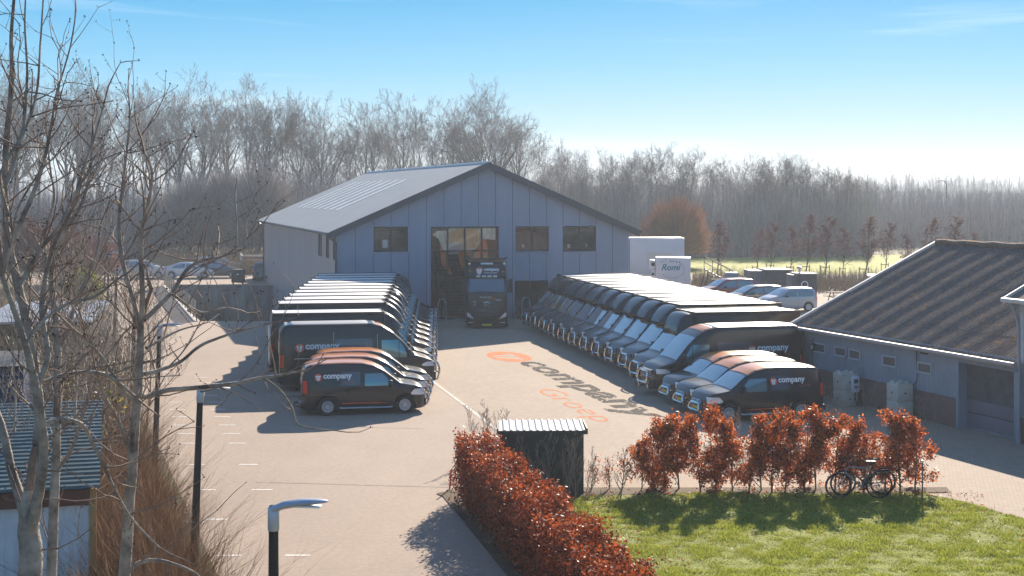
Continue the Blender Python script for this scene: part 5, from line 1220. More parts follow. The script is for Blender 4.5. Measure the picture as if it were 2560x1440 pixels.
# left row
AL = R(11)
for i in range(11):
    f = i / 10; k = 'i' if i in (4, 9, 10) else 'b'
    veh(k, -6.7 - f*1.2, 60.2 + f*23.6, AL, 'black box truck with a white roof in the left row, ' + ('nearest the viewer' if i == 0 else ORD[i] + ' from the viewer'), GL, .93 if i == 0 else 1.0)
veh('p', -6.2, 57.45, AL, 'black high roof van with company lettering at the left beside the box trucks', GL)
for i, (x, y) in enumerate([(-5.3, 51.1), (-5.33, 53.05), (-5.36, 55.0)]):
    veh('c', x, y, AL, ['small black van with an orange roof nearest the viewer in the left row', 'small black van with an orange roof, middle of the three at the left', 'small black van with an orange roof beside the high roof van, left row'][i], GL)

# ------------------------------------------------------------------ heavy truck before the entrance
q = gp(1217, 820); TX, TY = q.x, 82.3
tk = thing('tractor_unit', 'large black truck tractor standing nose out before the tall glazed entrance', 'truck', (TX, TY, 0), 0)
def rbox(mb, hwd, y0, y1, z0, z1, b=.08, top=None):
    mb.bbox(-hwd, hwd, y0, y1, z0, z1, b)
def shell(mb, secs):      # loft upwards: (z, half width, front y, back y, corner)
    V, Fs = [], []
    for z, hwd, yf, yb, c in secs:
        V += [(-hwd, yb, z), (-hwd, yf + c, z), (-hwd + c*.3, yf + c*.3, z), (-hwd + c, yf, z), (0, yf - .03, z), (hwd - c, yf, z), (hwd - c*.3, yf + c*.3, z), (hwd, yf + c, z), (hwd, yb, z)]
    n = 9
    for i in range(len(secs) - 1):
        for j in range(n): Fs.append((i*n + j, i*n + (j+1) % n, (i+1)*n + (j+1) % n, (i+1)*n + j))
    Fs += [tuple(range(n))[::-1], tuple(range((len(secs)-1)*n, len(secs)*n))]; mb.add(V, Fs)
mb = MB(); shell(mb, [(.95,1.20,.02,2.2,.22),(1.25,1.22,0,2.2,.22),(1.95,1.22,.04,2.2,.2),(2.05,1.22,.07,2.2,.2),(2.85,1.19,.24,2.2,.2),(3.0,1.18,.20,2.2,.22),(3.45,1.12,.42,2.2,.25),(3.66,1.05,.62,2.15,.25),(3.74,.9,.8,2.1,.25)])
cab = mb.build('cab', M['black'], tk, sharp=.5)
mb = MB(); shell(mb, [(.22,1.18,.0,.8,.2),(.40,1.24,-.06,.9,.24),(.95,1.25,-.06,1.5,.22),(1.18,1.24,-.03,1.5,.2)]); mb.build('bumper', M['black'], tk, sharp=.5)
mb = MB(); mb.add([(-1.02,.055,2.1),(1.02,.055,2.1),(.98,.215,2.83),(-.98,.215,2.83),(0,.02,2.1),(0,.19,2.83)], [(0,4,5,3),(4,1,2,5)]); mb.build('windscreen', mat('truck_screen', (.07,.14,.19), .15, metal=.4, coat=1), tk, smooth=False)
mb = MB()
for sg in (-1, 1): mb.tube([(sg*.75, -.0, 2.08), (sg*.3, .02, 2.16), (sg*.05, .03, 2.13)], .014, 5)
mb.build('wiper', M['trim'], tk)
mb = MB(); mb.add([(-.98,-.035,1.22),(.98,-.035,1.22),(1.05,-.005,1.93),(-1.05,-.005,1.93)], [(0,1,2,3)]); mb.add([(-.98,-.035,1.22),(.98,-.035,1.22),(1.05,-.005,1.93),(-1.05,-.005,1.93)], []); gr = mb.build('grille', M['blackbox'], tk, smooth=False)
mb = MB()
for z in (.70,.82,.94,1.06,1.30,1.42): 
    w_ = .62 + .3*(z - .7)/.7; mb.tube([(-w_, -.06, z + .06), (0, -.12, z), (w_, -.06, z + .06)], .028, 6)
mb.build('grille_bar', mat('satin_grey', (.06,.062,.065), .35, metal=.5), gr)
mb = MB(); mb.lathe([(.17,0),(.19,-.012),(.155,-.02)], (0,-.08,1.38), 'y', 24)
for a in (90, 210, 330): mb.tube([(0,-.09,1.38), (.165*math.cos(R(a)), -.09, 1.38 + .165*math.sin(R(a)))], .016, 5)
mb.build('badge', M['chrome'], gr)
for sg in (-1, 1):
    mb = MB(); mb.add([(sg*.70,-.095,.55),(sg*1.10,-.075,.70),(sg*1.14,-.07,.92),(sg*1.02,-.085,.92)], [(0,1,2,3)]); mb.build('headlight', M['lamp'], tk, smooth=False)
    mb = MB(); mb.bbox(min(sg*.78,sg*1.05), max(sg*.78,sg*1.05), -.09, -.06, .34, .38, .005); mb.build('fog_light', M['lamp'], tk)
    mb = MB(); mb.bbox(min(sg*.90,sg*1.02), max(sg*.90,sg*1.02), .30, .36, 3.22, 3.28, .01); mb.build('marker_lamp', M['amber'], tk)
    mb = MB(); mb.bbox(min(sg*1.24,sg*1.5), max(sg*1.24,sg*1.5), .25, .42, 2.05, 2.85, .05); mb.tube([(sg*1.18,.4,2.75),(sg*1.35,.35,2.7)], .03, 6); mb.build('wing_mirror', M['trim'], tk)
    mb = MB(); mb.lathe([(.03,0),(.06,-.18),(.07,-.2)], (sg*1.0,.55,3.70), 'y', 14); mb.disc((sg*1.0,.36,3.70), .05); mb.build('air_horn', M['chrome'], tk)
    w1 = wheel(tk, 0, 0, .50, .32, 1, M['alu'], .55, 10); w1.rotation_euler = (0,0,R(90)*-sg); w1.location = (sg*1.22, 1.35, .5)
    w2 = wheel(tk, 0, 0, .50, .34, 1, M['alu'], .55, 10); w2.rotation_euler = (0,0,R(90)*-sg); w2.location = (sg*1.22, 4.9, .5)
for i in range(4):
    x = -.48 + i*.32; mb = MB(); mb.bbox(x - .12, x + .12, .14, .20, 2.93, 3.04, .02); l1 = mb.build('roof_lamp', M['lamp'], tk)
    if i < 3: mb = MB(); mb.bbox(x - .06, x + .06, .132, .139, 2.935, 2.975, .003); mb.build('bulb', M['amber'], l1)
mb = MB(); mb.prism([(-1.24,4.06),(-.92,3.74),(.92,3.74),(1.24,4.06),(1.18,4.06),(.90,4.0),(-.90,4.0),(-1.18,4.06)], 'y', .95, 1.0); mb.prism([(.95,3.72),(2.1,3.95),(2.1,3.72)], 'x', -.95, .95); mb.build('wind_deflector', M['black'], tk, smooth=False)
mb = MB(); mb.bbox(-.36, .36, .56, .64, 3.64, 3.74, .02); mb.build('roof_sign', M['lamp'], tk)
mb = MB(); mb.bbox(-.45, .45, .9, 6.0, .55, .95, .03); mb.bbox(-1.2, 1.2, 4.2, 5.6, .98, 1.05, .02); mb.build('chassis', M['trim'], tk)
mb = MB(); mb.bbox(-.30, .30, -.11, -.095, .16, .29, .004); pl_ = mb.build('number_plate', M['plate'], tk)
mb = MB(); mb.bbox(-.30, -.25, -.116, -.111, .16, .29, .002); mb.build('plate_band', mat('plate_blue', (.02,.08,.5), .5), pl_)
def flat_text(parent, s, x, z, size, fy, m, bold=.02, name='lettering'):
    V2, Fs = text2d(s, bold); mb = MB(); mb.add([(x + u*size, fy(z + v*size), z + v*size) for u, v in V2], Fs); return mb.build(name, m, parent, smooth=False)
fyc = lambda z: .20 + (z - 3.0) * .22/.45 - .055
flat_text(tk, 'company', -.16, 3.24, .24, fyc, M['white'], .035); flat_text(tk, 'transport & logistics', -.18, 3.13, .095, fyc, M['white'])
n = 24; mb = MB(); mb.add([(-.42 + .20*math.cos(2*math.pi*i/n), fyc(3.30 + .2*math.sin(2*math.pi*i/n)), 3.30 + .2*math.sin(2*math.pi*i/n)) for i in range(n)], [tuple(range(n))]); e_ = mb.build('emblem', M['orangem'], tk, smooth=False)
mb = MB()
for p in EMB_W: mb.add([(-.42 + .22*a_, fyc(3.28 + .22*b_) - .008, 3.28 + .22*b_) for a_, b_ in p], [tuple(range(len(p)))])
mb.build('emblem_mark', M['white'], e_, smooth=False)
flat_text(tk, 'Vanderheijden', -.38, 1.73, .13, lambda z: -.055, M['white'], .01)
mb = MB(); mb.box(.26, .44, -.06, -.05, 1.70, 1.83); mb.build('red_badge', M['orangem'], tk, smooth=False)
mb = MB(); mb.box(.52, .82, -.06, -.05, 1.62, 1.66); mb.build('small_badge', M['white'], tk, smooth=False)
mb = MB(); mb.box(-.78, -.60, -.06, -.05, 1.30, 1.58); mb.build('panel_sticker', M['steelroof'], tk, smooth=False)

# ------------------------------------------------------------------ parked cars
def at(px, py): q = gp(px, py); return (q.x, q.y, 0)
PI = math.pi
car('parked_car', 'dark red estate car parked beyond the right row of box trucks', (.20,.012,.02), at(1886, 752), PI + .30, 'suv')
car('parked_car', 'black hatchback parked between the red car and the silver car', (.012,.013,.016), at(1955, 765), PI + .30, 'hatch')
car('parked_car', 'small silver hatchback parked nearest the barn roof', (.45,.46,.50), at(2030, 776), PI + .28, 'mini')
car('parked_car', 'white saloon car parked left of the hall', (.62,.63,.65), at(408, 695), .05, 'sedan')
car('parked_car', 'dark blue saloon car parked behind the white one left of the hall', (.015,.03,.07), at(478, 694), .05, 'sedan')
car('parked_car', 'pale silver car parked furthest back left of the hall', (.5,.52,.55), at(492, 683), .05, 'suv')
car('parked_car', 'dark grey car seen from behind beside the hall wall', (.05,.055,.06), at(656, 702), PI/2 + .15, 'suv')
car('parked_car', 'white hatchback parked behind the foreground trees at the left', (.6,.6,.6), at(300, 695), .05, 'suv')

# ------------------------------------------------------------------ white trailers
m_wh = mat('white_grp_side', (.62,.62,.66), .4, var=.04, vs=1); m_tr = M['trim']
q = gp(1645, 722)
tw = thing('white_trailer', 'large plain white box trailer behind the right row', 'trailer', (q.x - .3, 118, 0), R(4))
mb = MB(); mb.bbox(-2.0, 2.6, 0, 2.5, 1.0, 4.05, .04); mb.build('box', m_wh, tw); mb = MB(); mb.bbox(-1.98, 2.58, .02, 2.48, 4.04, 4.12, .02); mb.build('roof', M['grp'], tw)
mb = MB(); mb.box(-1.99, -1.93, -.02, 0, 1.0, 4.0); mb.build('corner_trim', mat('teal_trim', (.05,.16,.18), .5), tw, smooth=False)
mb = MB(); mb.bbox(-3.1, -2.1, .1, 2.4, .5, 3.5, .15); mb.build('cab', m_wh, tw); mb = MB(); mb.box(-.5, 1.6, -.015, .0, 2.0, 2.9); mb.build('pale_panel', mat('cream_panel', (.62,.58,.52), .5), tw, smooth=False)
for x in (-1.3, 1.6): wheel(tw, x, .1, .45, .3, -1, M['alu'], .55, 8)
q = gp(1692, 760)
tz = thing('refrigerated_trailer', 'white refrigerated box trailer with teal Romi lettering and four stars', 'trailer', (q.x, 104, 0), R(-6))
mb = MB(); mb.bbox(-1.15, 1.35, 0, 2.2, .8, 3.05, .03); bb = mb.build('box', m_wh, tz); mb = MB(); mb.bbox(-1.17, 1.37, -.02, 2.22, 3.04, 3.1, .02); mb.build('roof', M['grp'], tz)
mb = MB(); mb.bbox(-1.62, -1.16, .4, 1.8, 2.2, 2.9, .06); mb.bbox(-1.45, -1.16, .3, 1.9, 1.5, 2.2, .04); cu = mb.build('cooling_unit', m_wh, tz); mb = MB(); mb.disc((-1.35, .39, 2.6), .14); mb.disc((-1.35,.29,1.9), .1); mb.build('fan_grille', M['trim'], cu)
V2, Fs = text2d('Romi', .02, 1.0, .3); mb = MB(); mb.add([(-.74 + u*.62, -.02, 2.18 + v*.62) for u, v in V2], Fs); mb.build('lettering', mat('teal_lettering', (.0,.20,.28), .5), tz, smooth=False)
mb = MB()
for i in range(4):
    x, z = -.1 + i*.22, 2.86 - .03*i
    pts = [( (.075 if k % 2 == 0 else .03)*math.cos(R(90 + 36*k)), (.075 if k % 2 == 0 else .03)*math.sin(R(90 + 36*k))) for k in range(10)]; mb.add([(x + a_, -.02, z + b_) for a_, b_ in pts], [tuple(range(10))])
mb.build('star_row', M['trim'], tz, smooth=False)
mb = MB(); mb.tube([(.05 + .85*math.cos(t_), -.015, 2.25 + .62*math.sin(t_)) for t_ in np.linspace(-2.6, .9, 24)], .016, 5); mb.tube([(-.85,-.015,2.75),(-.4,-.015,2.98)], .02, 5); mb.build('swoosh', mat('pale_grey_mark', (.35,.35,.40), .5), tz)
wheel(tz, .1, .05, .38, .25, -1, M['alu'], .55, 8)
mb = MB(); mb.tube([(-1.2,1.1,.6),(-2.2,1.1,.55)], .05, 6); mb.build('drawbar', M['trim'], tz)
# blue crate and pallets beside it
q = gp(1750, 705); t = thing('blue_container', 'small blue grey container right of the Romi trailer', 'container', (q.x + .15, 109, 0), R(-6)); mb = MB(); mb.bbox(-.45, .45, 0, 1.0, .05, 1.75, .03); mb.build('body', mat('blue_grey', (.13,.20,.28), .5), t); mb = MB()
for i in range(5): mb.box(-.40 + i*.18, -.36 + i*.18, -.02, 0, .15, 1.65)
mb.build('rib', mat('blue_grey2', (.10,.16,.23), .5), t, smooth=False)
for i in range(3):
    t = thing('pallet_stack', ['stack of dark pallets beside the blue grey container', 'lower stack of pallets behind the gangway', 'loose stack of boards by the gangway'][i], 'pallets', (at(1785 + i*22, 725)[0], 113 + i, 0), .2*i)
    for k in range(4 + (i == 0) * 3):
        mb = MB()
        for j in range(5): mb.box(-.6 + j*.26, -.42 + j*.26, -.4, .4, k*.15 + .10, k*.15 + .125)
        for y in (-.35, 0, .3): mb.box(-.6, .62, y, y + .08, k*.15, k*.15 + .095)
        mb.build('pallet', m_stake, t, smooth=False)
# gangway
q = gp(1812, 735); t = thing('metal_gangway', 'sloping metal gangway with railings standing by the dry grass', 'gangway', (q.x - .2, 110, 0), R(-8))
m_gang = mat('worn_steel', (.25,.20,.17), .5, metal=.5)
for y in (0, 1.1):
    mb = MB(); mb.tube([(-1.5,y,1.95),(1.7,y,.25)], .05, 6); mb.build('stringer', m_gang, t); mb = MB(); mb.tube([(-1.5,y,2.95),(1.7,y,1.25)], .035, 6); mb.tube([(-1.5,y,2.45),(1.7,y,.75)], .02, 6); mb.build('handrail', m_gang, t)
    for i in range(6): x = -1.5 + i*.64; z = 1.95 - .53*(x + 1.5); mb = MB(); mb.tube([(x,y,z),(x,y,z + 1.0)], .025, 6); mb.build('post', M['trim'], t)
mb = MB()
for i in range(12): x = -1.4 + i*.26; z = 1.92 - .53*(x + 1.5); mb.box(x - .1, x + .1, 0, 1.1, z, z + .03)
mb.build('tread', m_gang, t, smooth=False)
mb = MB(); mb.tube([(-1.45,.1,0),(-1.2,.1,1.8)], .05, 6); mb.tube([(-1.45,1,0),(-1.2,1,1.8)], .05, 6); mb.tube([(-1.9,.1,0),(-1.4,.1,1.9)], .04, 6); mb.build('leg', M['trim'], t)
# dark sheds in the right car park
m_dk = mat('dark_clad', (.045,.052,.062), .6, var=.15, vs=2); m_dkl = mat('dark_clad_side', (.10,.11,.13), .6)
def dshed(label, px0, px1, pxl, y_top, y_base, d_, depth, name='storage_container', cat='container'):
    x0, x1, xl = [(p - 1280) * d_ / F for p in (px0, px1, pxl)]; h = CAM_H - (y_top - HOR) * d_ / F
    t = thing(name, label, cat, (x0, d_, 0), R(3)); w_ = x1 - x0
    mb = MB(); mb.box(0, w_, 0, depth, .02, h); mb.build('wall', m_dk, t, smooth=False)
    mb = MB()
    for i in range(int(w_ / .22)): mb.box(.05 + i*.22, .08 + i*.22, -.025, -.001, .06, h - .05)
    mb.build('cladding_batten', m_dk, t, smooth=False)
    mb = MB(); mb.box(-.12, w_ + .08, -.1, depth + .1, h, h + .07); mb.build('roof', mat('pale_felt_roof', (.40,.36,.34), .8), t, smooth=False); return t, w_, h
t, w_, h = dshed('long dark clad storage container behind the parked cars', 1916, 1981, 1881, 676, 728, 112, 2.6); mb = MB(); mb.box(-1.15, -.02, .4, 2.9, .02, h - .05); mb.build('side_wall', m_dkl, t, smooth=False)
t, w_, h = dshed('smaller dark cabin with a white ring sign and a roof vent', 1996, 2043, 1982, 686, 735, 106, 2.0, 'cabin', 'cabin'); mb = MB(); mb.box(-.42, -.02, .3, 2, .02, h - .05); mb.build('side_wall', m_dkl, t, smooth=False)
mb = MB(); n = 28; V = []
for rr in (.27, .20): V += [(w_*.33 + rr*math.cos(2*math.pi*i/n), -.05, h*.58 + rr*math.sin(2*math.pi*i/n)) for i in range(n)]
mb.add(V, [(i, (i+1) % n, n + (i+1) % n, n + i) for i in range(n)]); mb.build('ring_sign', M['white'], t, smooth=False)
mb = MB(); mb.lathe([(.06,0),(.06,.3),(.2,.32),(.22,.42),(.1,.5),(.001,.52)], (w_*.2, .8, h + .05), 'z', 14); mb.build('roof_vent', M['alu'], t)
# white canopy, picnic table
t = thing('canopy', 'small white flat canopy behind the barn roof edge', 'canopy', (at(2165, 740)[0] + .1, 104, 0), R(-12)); mb = MB(); mb.box(-1.1, 1.6, -1, 1, 1.75, 1.85); mb.build('roof', M['grp'], t, smooth=False)
for x, y in ((-.9,-.9),(1.4,-.9),(-.9,.9),(1.4,.9)): mb = MB(); mb.tube([(x,y,0),(x,y,1.75)], .04, 6); mb.build('post', m_wh, t)
t = thing('picnic_table', 'weathered wooden picnic table behind the silver car', 'picnic table', (at(2085, 752)[0], 102, 0), .2)
mb = MB(); mb.box(-.9,.9,-.35,.35,.72,.77); mb.build('table_top', m_stake, t, smooth=False)
for y in (-.75, .75): mb = MB(); mb.box(-.9,.9,y-.13,y+.13,.42,.46); mb.build('bench', m_stake, t, smooth=False)
for x in (-.6,.6): mb = MB(); mb.tube([(x,-.7,0),(x,-.25,.72)], .04, 4); mb.tube([(x,.7,0),(x,.25,.72)], .04, 4); mb.tube([(x,-.75,.42),(x,.75,.42)], .03, 4); mb.build('leg', m_stake, t, smooth=False)
# concrete block pillars with the charger
m_blk = mat('pale_concrete', (.56,.52,.45), .9, var=.15, vs=2.5, bump=.5, bs=12)
def pillar(label, px, py, name='block_pillar'):
    q = gp(px, py); t = thing(name, label, 'pillar', (q.x, q.y, 0), math.atan2(BU[1], BU[0]) + R(90))
    for i in range(2):
        mb = MB(); mb.bbox(-.32, .32, .02, .66, i*.6 + .005, i*.6 + .598, .025); bk = mb.build('block', m_blk, t)
        mb = MB(); mb.box(-.36*0 - .03, .03, .012, .019, i*.6 + .25, i*.6 + .31); mb.box(-.325,-.321,.3,.37,i*.6+.25,i*.6+.32); mb.build('lifting_hole', M['trim'], bk, smooth=False)
    mb = MB()
    for x in (-.17, .17):
        for y in (.17, .51): mb.lathe([(.09,0),(.075,.07),(.001,.07)], (x, y, 1.197), 'z', 12)
    mb.build('stud', m_blk, t); return t
t = pillar('stack of two concrete blocks carrying the white charger before the barn', 2126, 1017)
ch = thing('wall_charger', 'white rounded car charger mounted on the concrete block stack', 'charger', t.location, t.rotation_euler.z)
q1 = gp(2139, 1012)
mb = MB(); mb.bbox(-.02, .32, -.14, .0, .52, 1.12, .06); mb.build('housing', mat('charger_white', (.75,.76,.80), .3), ch)
mb = MB(); mb.bbox(.06, .24, -.15, -.139, .86, 1.0, .004); mb.build('screen', M['trim'], ch); mb = MB(); mb.bbox(.06, .24, -.15, -.139, .68, .77, .004); mb.build('socket', mat('charger_grey', (.12,.13,.16), .4), ch)
mb = MB(); mb.tube([(.15,-.07,.54),(.14,-.1,.3),(.2,-.14,.06),(.38,-.16,.03),(.42,-.1,.3),(.36,-.05,.6)], .022, 6); mb.build('cable', M['trim'], ch)
pillar('bare stack of two concrete blocks before the barn nearer the wide door', 2264, 1048)

# ------------------------------------------------------------------ metal shed in the hedge corner
m_shed = mat('dark_olive_sheet', (.045,.047,.04), .5, metal=.2, var=.2, vs=1.5)
sh = thing('metal_shed', 'dark ribbed metal shed with a pale ribbed roof standing between the beech hedges', 'shed', (-.28, 36.9, 0), R(1.5))
SW, SD, S1, S2 = 2.12, 1.25, 1.60, 1.66
for nm, q in (('front_wall', (0, SW, 0, .04)), ('back_wall', (0, SW, SD - .04, SD)), ):
    mb = MB(); mb.box(q[0], q[1], q[2], q[3], 0, S1 - .02)
    k = 0
    while k * .27 < SW - .05: mb.box(.03 + k*.27, .07 + k*.27, q[2] - .02, q[2] - .001, 0.02, S1 - .04); k += 1
    mb.build(nm, m_shed, sh, smooth=False)
for x in (0, SW - .04):
    mb = MB(); mb.box(x, x + .04, .042, SD - .042, 0, S1 - .02)
    for k in range(5): mb.box(x - .02, x - .001, .08 + k*.24, .12 + k*.24, 0.02, S1 - .04)
    mb.build('side_wall', m_shed, sh, smooth=False)
mb = MB()
for k in range(13):
    x0 = -.04 + k * (SW + .08) / 13; w_ = (SW + .08) / 13
    mb.prism([(x0, 0), (x0 + w_*.55, 0), (x0 + w_*.65, .035), (x0 + w_*.95, .035), (x0 + w_, 0), (x0 + w_, -.02), (x0, -.02)], 'y', -.06, SD + .06)
mb.v = [(x, y, z + S1 + .03 + .05 * y) for x, y, z in mb.v]; mb.build('roof', mat('shed_roof_sheet', (.50,.50,.50), .4), sh, smooth=False)
mb = MB(); mb.box(-.07, SW + .07, -.10, -.062, S1 - .05, S1 + .045); mb.box(-.10, -.07, -.1, SD + .08, S1 - .05, S1 + .10); mb.box(SW + .07, SW + .10, -.1, SD + .08, S1 - .05, S1 + .10); mb.build('roof_trim', m_shed, sh, smooth=False)
# ------------------------------------------------------------------ bicycles against the beech row
def bicycle(label, px, py, mf, s=1.0, a=0.0):
    q = gp(px, py); t = thing('bicycle', label, 'bicycle', (q.x, q.y, .012), a, 'bicycles leaning against the beech row')
    r = .345
    for x in (-.53, .53):
        mb = MB(); mb.tube([(x + (r-.02)*math.cos(u), 0, r + (r-.02)*math.sin(u)) for u in np.linspace(0, 2*math.pi, 33)], .028, 6, cap=False); wz = mb.build('wheel', M['tyre'], t)
        mb = MB()
        for k in range(14): u = 2*math.pi*k/14; mb.tube([(x, 0, r), (x + (r-.04)*math.cos(u), 0, r + (r-.04)*math.sin(u))], .0022, 3, cap=False)
        mb.lathe([(.001,-.03),(.03,-.03),(.03,.03),(.001,.03)], (x,0,r), 'y', 8); mb.build('spokes', M['alu'], wz)
    mb = MB(); BB = (-.08,0,.30); ST = (-.25,0,.82); HT = (.32,0,.84); HB = (.36,0,.70); RW = (-.53,0,.345); FW = (.53,0,.345)
    for p_, q_, r_ in ((BB,ST,.018),(BB,HB,.024),(ST,HT,.018),(HT,HB,.022),(BB,RW,.012),(ST,RW,.010),(HB,FW,.016)): mb.tube([p_, q_], r_, 8)
    mb.build('frame', mf, t)
    mb = MB(); mb.tube([ST, (-.29,0,.97)], .014, 6); mb.bbox(-.42,-.15,-.07,.07,.96,1.01,.02); mb.build('saddle', M['trim'], t)
    mb = MB(); mb.tube([HT, (.31,0,.98)], .016, 6); mb.tube([(.16,-.28,1.02),(.30,-.20,1.0),(.31,0,.98),(.30,.20,1.0),(.16,.28,1.02)], .014, 6); mb.build('handlebar', M['trim'], t)
    mb = MB(); mb.lathe([(.09,-.05),(.1,-.045),(.09,-.04)], (BB[0],0,BB[2]), 'y', 16); mb.tube([(-.08,-.06,.30),(-.02,-.08,.14)], .01, 5); mb.tube([(-.08,.06,.30),(-.14,.08,.46)], .01, 5); mb.box(-.07,.03,-.12,-.06,.12,.14); mb.build('crank', M['trim'], t)
    mb = MB(); mb.tube([(-.53 + .38*math.cos(u), 0, .345 + .38*math.sin(u)) for u in np.linspace(.3, 2.4, 10)], .012, 5); mb.tube([(-.75,-.05,.74),(-.35,-.05,.76)], .01, 5); mb.tube([(-.75,.05,.74),(-.35,.05,.76)], .01, 5); mb.build('rear_rack', M['trim'], t)
    t.rotation_euler = (R(-8), 0, a); t.scale = (.97, .97, .97); return t
bicycle('silver framed bicycle leaning against the beech row, the nearer one', 2146, 1247, mat('silver_frame', (.25,.25,.28), .35, metal=.4), a=PI)
bicycle('dark framed bicycle behind the silver one', 2156, 1239, mat('dark_frame', (.03,.03,.035), .4), a=PI + .06)

# ------------------------------------------------------------------ street lamps along the bays
m_pole = mat('black_pole', (.018,.018,.02), .45, metal=.3); m_lh = mat('silver_lamp_head', (.42,.46,.52), .35, metal=.5)
def street_lamp():
    t = thing('street_lamp', '', 'street lamp')
    mb = MB(); mb.tube([(0,0,0),(0,0,1.2),(0,0,3.72)], [.085,.075,.055], 12); mb.build('pole', m_pole, t)
    mb = MB(); mb.lathe([(.062,0),(.066,.02),(.066,.26),(.05,.29)], (0,0,3.62), 'z', 14)
    V, Fs = [], []; n = 12; prof = [(-.06,.03,.02,3.86),(0,.07,.045,3.87),(.12,.085,.05,3.92),(.3,.095,.045,3.955),(.5,.09,.03,3.975),(.6,.06,.018,3.98),(.64,.02,.008,3.98)]
    for x, wy, hz, z in prof:
        for j in range(n): a = 2*math.pi*j/n; V.append((x, wy*math.cos(a), z + hz*math.sin(a)))
    for i in range(len(prof)-1):
        for j in range(n): Fs.append((i*n+j, i*n+(j+1)%n, (i+1)*n+(j+1)%n, (i+1)*n+j))
    Fs += [tuple(range(n)), tuple(range((len(prof)-1)*n, len(prof)*n))]; mb.add(V, Fs); hd = mb.build('lamp_head', m_lh, t)
    mb = MB(); mb.bbox(.12,.55,-.06,.06,3.905,3.925,.004); mb.build('lens', M['white'], hd); return t
sl0 = street_lamp(); LP = [(-2.84,17.15,'street lamp at the bottom of the view, nearest the viewer'),(-6.15,27.75,'street lamp rising from the brown brush, second from the viewer'),(-10.1,40.7,'slim street lamp beside the foreground ash trunk, third from the viewer'),(-14.4,54.5,'street lamp behind the left thicket, fourth from the viewer'),(-19.5,70.5,'distant street lamp near the yellow green bush, fifth from the viewer'),(-25.6,91,'distant street lamp near the yellow green bush, sixth from the viewer'),(-32,113,'furthest street lamp of the left row')]
for i, (x, y, lab) in enumerate(LP):
    o = sl0 if i == 0 else dup(sl0); put(o, (x, y, 0), 0, lab, 'street lamps along the parking bays'); o.rotation_euler = (0, R(2.2) if i else 0, R(-8)); o.scale = (1.05, 1.05, 1.02)
t = thing('road_lamp', 'tall curved road lamp on the horizon at the far right', 'street lamp', ((2366-1280)*230/F, 230, 0)); h = CAM_H - (452 - HOR) * 230 / F
mb = MB(); mb.tube([(0,0,0),(0,0,h - .5),(-.15,0,h - .12),(-.5,0,h),(-1.0,0,h)], [.11,.08,.07,.06,.05], 8); mb.build('pole', m_pole, t); mb = MB(); mb.bbox(-1.6,-.9,-.15,.15,h - .06,h + .08,.04); mb.build('lamp_head', m_pole, t)
# red post at the hedge end
q = gp(1124, 1226); t = thing('red_post', 'short red post at the far end of the thick beech hedge', 'post', q); mb = MB(); mb.tube([(0,0,0),(.04,0,.52)], .022, 8); mb.build('post_tube', mat('red_paint', (.55,.03,.02), .4), t); mb = MB(); mb.bbox(-.08,.08,-.06,.06,0,.03,.01); mb.build('foot', m_kerb, t)
q = gp(2306, 1252); t = thing('marker_post', 'thin grey post with a pale cap at the right end of the beech row', 'post', q); mb = MB(); mb.tube([(0,0,0),(0,0,.98)], .018, 6); mb.build('post_tube', m_stake, t); mb = MB(); mb.bbox(-.03,.03,-.03,.03,.97,1.02,.008); mb.build('cap', M['white'], t)
# rolling bin left of the hall
q = gp(590, 712); t = thing('waste_bin', 'dark wheeled waste bin above the pit wall left of the hall', 'bin', (q.x, q.y + 1, 0), .1); mb = MB(); mb.bbox(-.55,.55,-.4,.4,.15,1.15,.06); mb.build('body', mat('bin_grey', (.05,.055,.055), .6), t); mb = MB(); mb.bbox(-.58,.58,-.43,.43,1.14,1.25,.04); mb.build('lid', M['trim'], t)
for x in (-.4,.4): mb = MB(); mb.lathe([(.001,-.03),(.08,-.03),(.08,.03),(.001,.03)], (x,-.3,.08), 'y', 10); mb.build('wheel', M['tyre'], t)
mb = MB(); mb.box(-.1,.1,-.41,-.40,.8,.9); mb.build('sticker', M['white'], t, smooth=False)
# guard rail / crates near reeds
t = thing('white_crate_stack', 'pale slatted crates stacked beside the hall corner', 'crates', (at(640, 680)[0], 141, 0), 0)
for k in range(4): mb = MB(); mb.box(-1.4, 1.2, 0, 1, .2 + k*.45, .35 + k*.45); mb.build('slat', M['alu'], t, smooth=False)
mb = MB(); mb.box(-1.4,-1.3,0,1,0,1.9); mb.box(1.1,1.2,0,1,0,1.9); mb.build('frame', M['alu'], t, smooth=False)
# wheel stop loops (bike racks) by the hall wall
for i, (x, y, lab) in enumerate([(hall_px(1100,760)[0], -.6, 'tubular steel hoop left of the entrance before the glazing'), (hall_px(1306,770)[0], -.8, 'tubular steel hoop right of the truck before the low window')]):
    X, Y = hw_(x, y); t = thing('steel_hoop', lab, 'hoop', (X, Y, 0), A15); mb = MB(); mb.tube([(-.25,0,0),(-.25,0,1.1),(-.15,0,1.3),(0,0,1.36),(.15,0,1.3),(.25,0,1.1),(.25,0,0)], .03, 8); mb.build('tube', M['alu'], t)
X, Y = hw_(hall_px(1290,790)[0], -.5); t = thing('planter_block', 'dark low block against the hall wall right of the truck', 'block', (X, Y, 0), A15); mb = MB(); mb.bbox(0, 1.9, -.5, .3, 0, .72, .03); mb.build('body', m_dk, t)
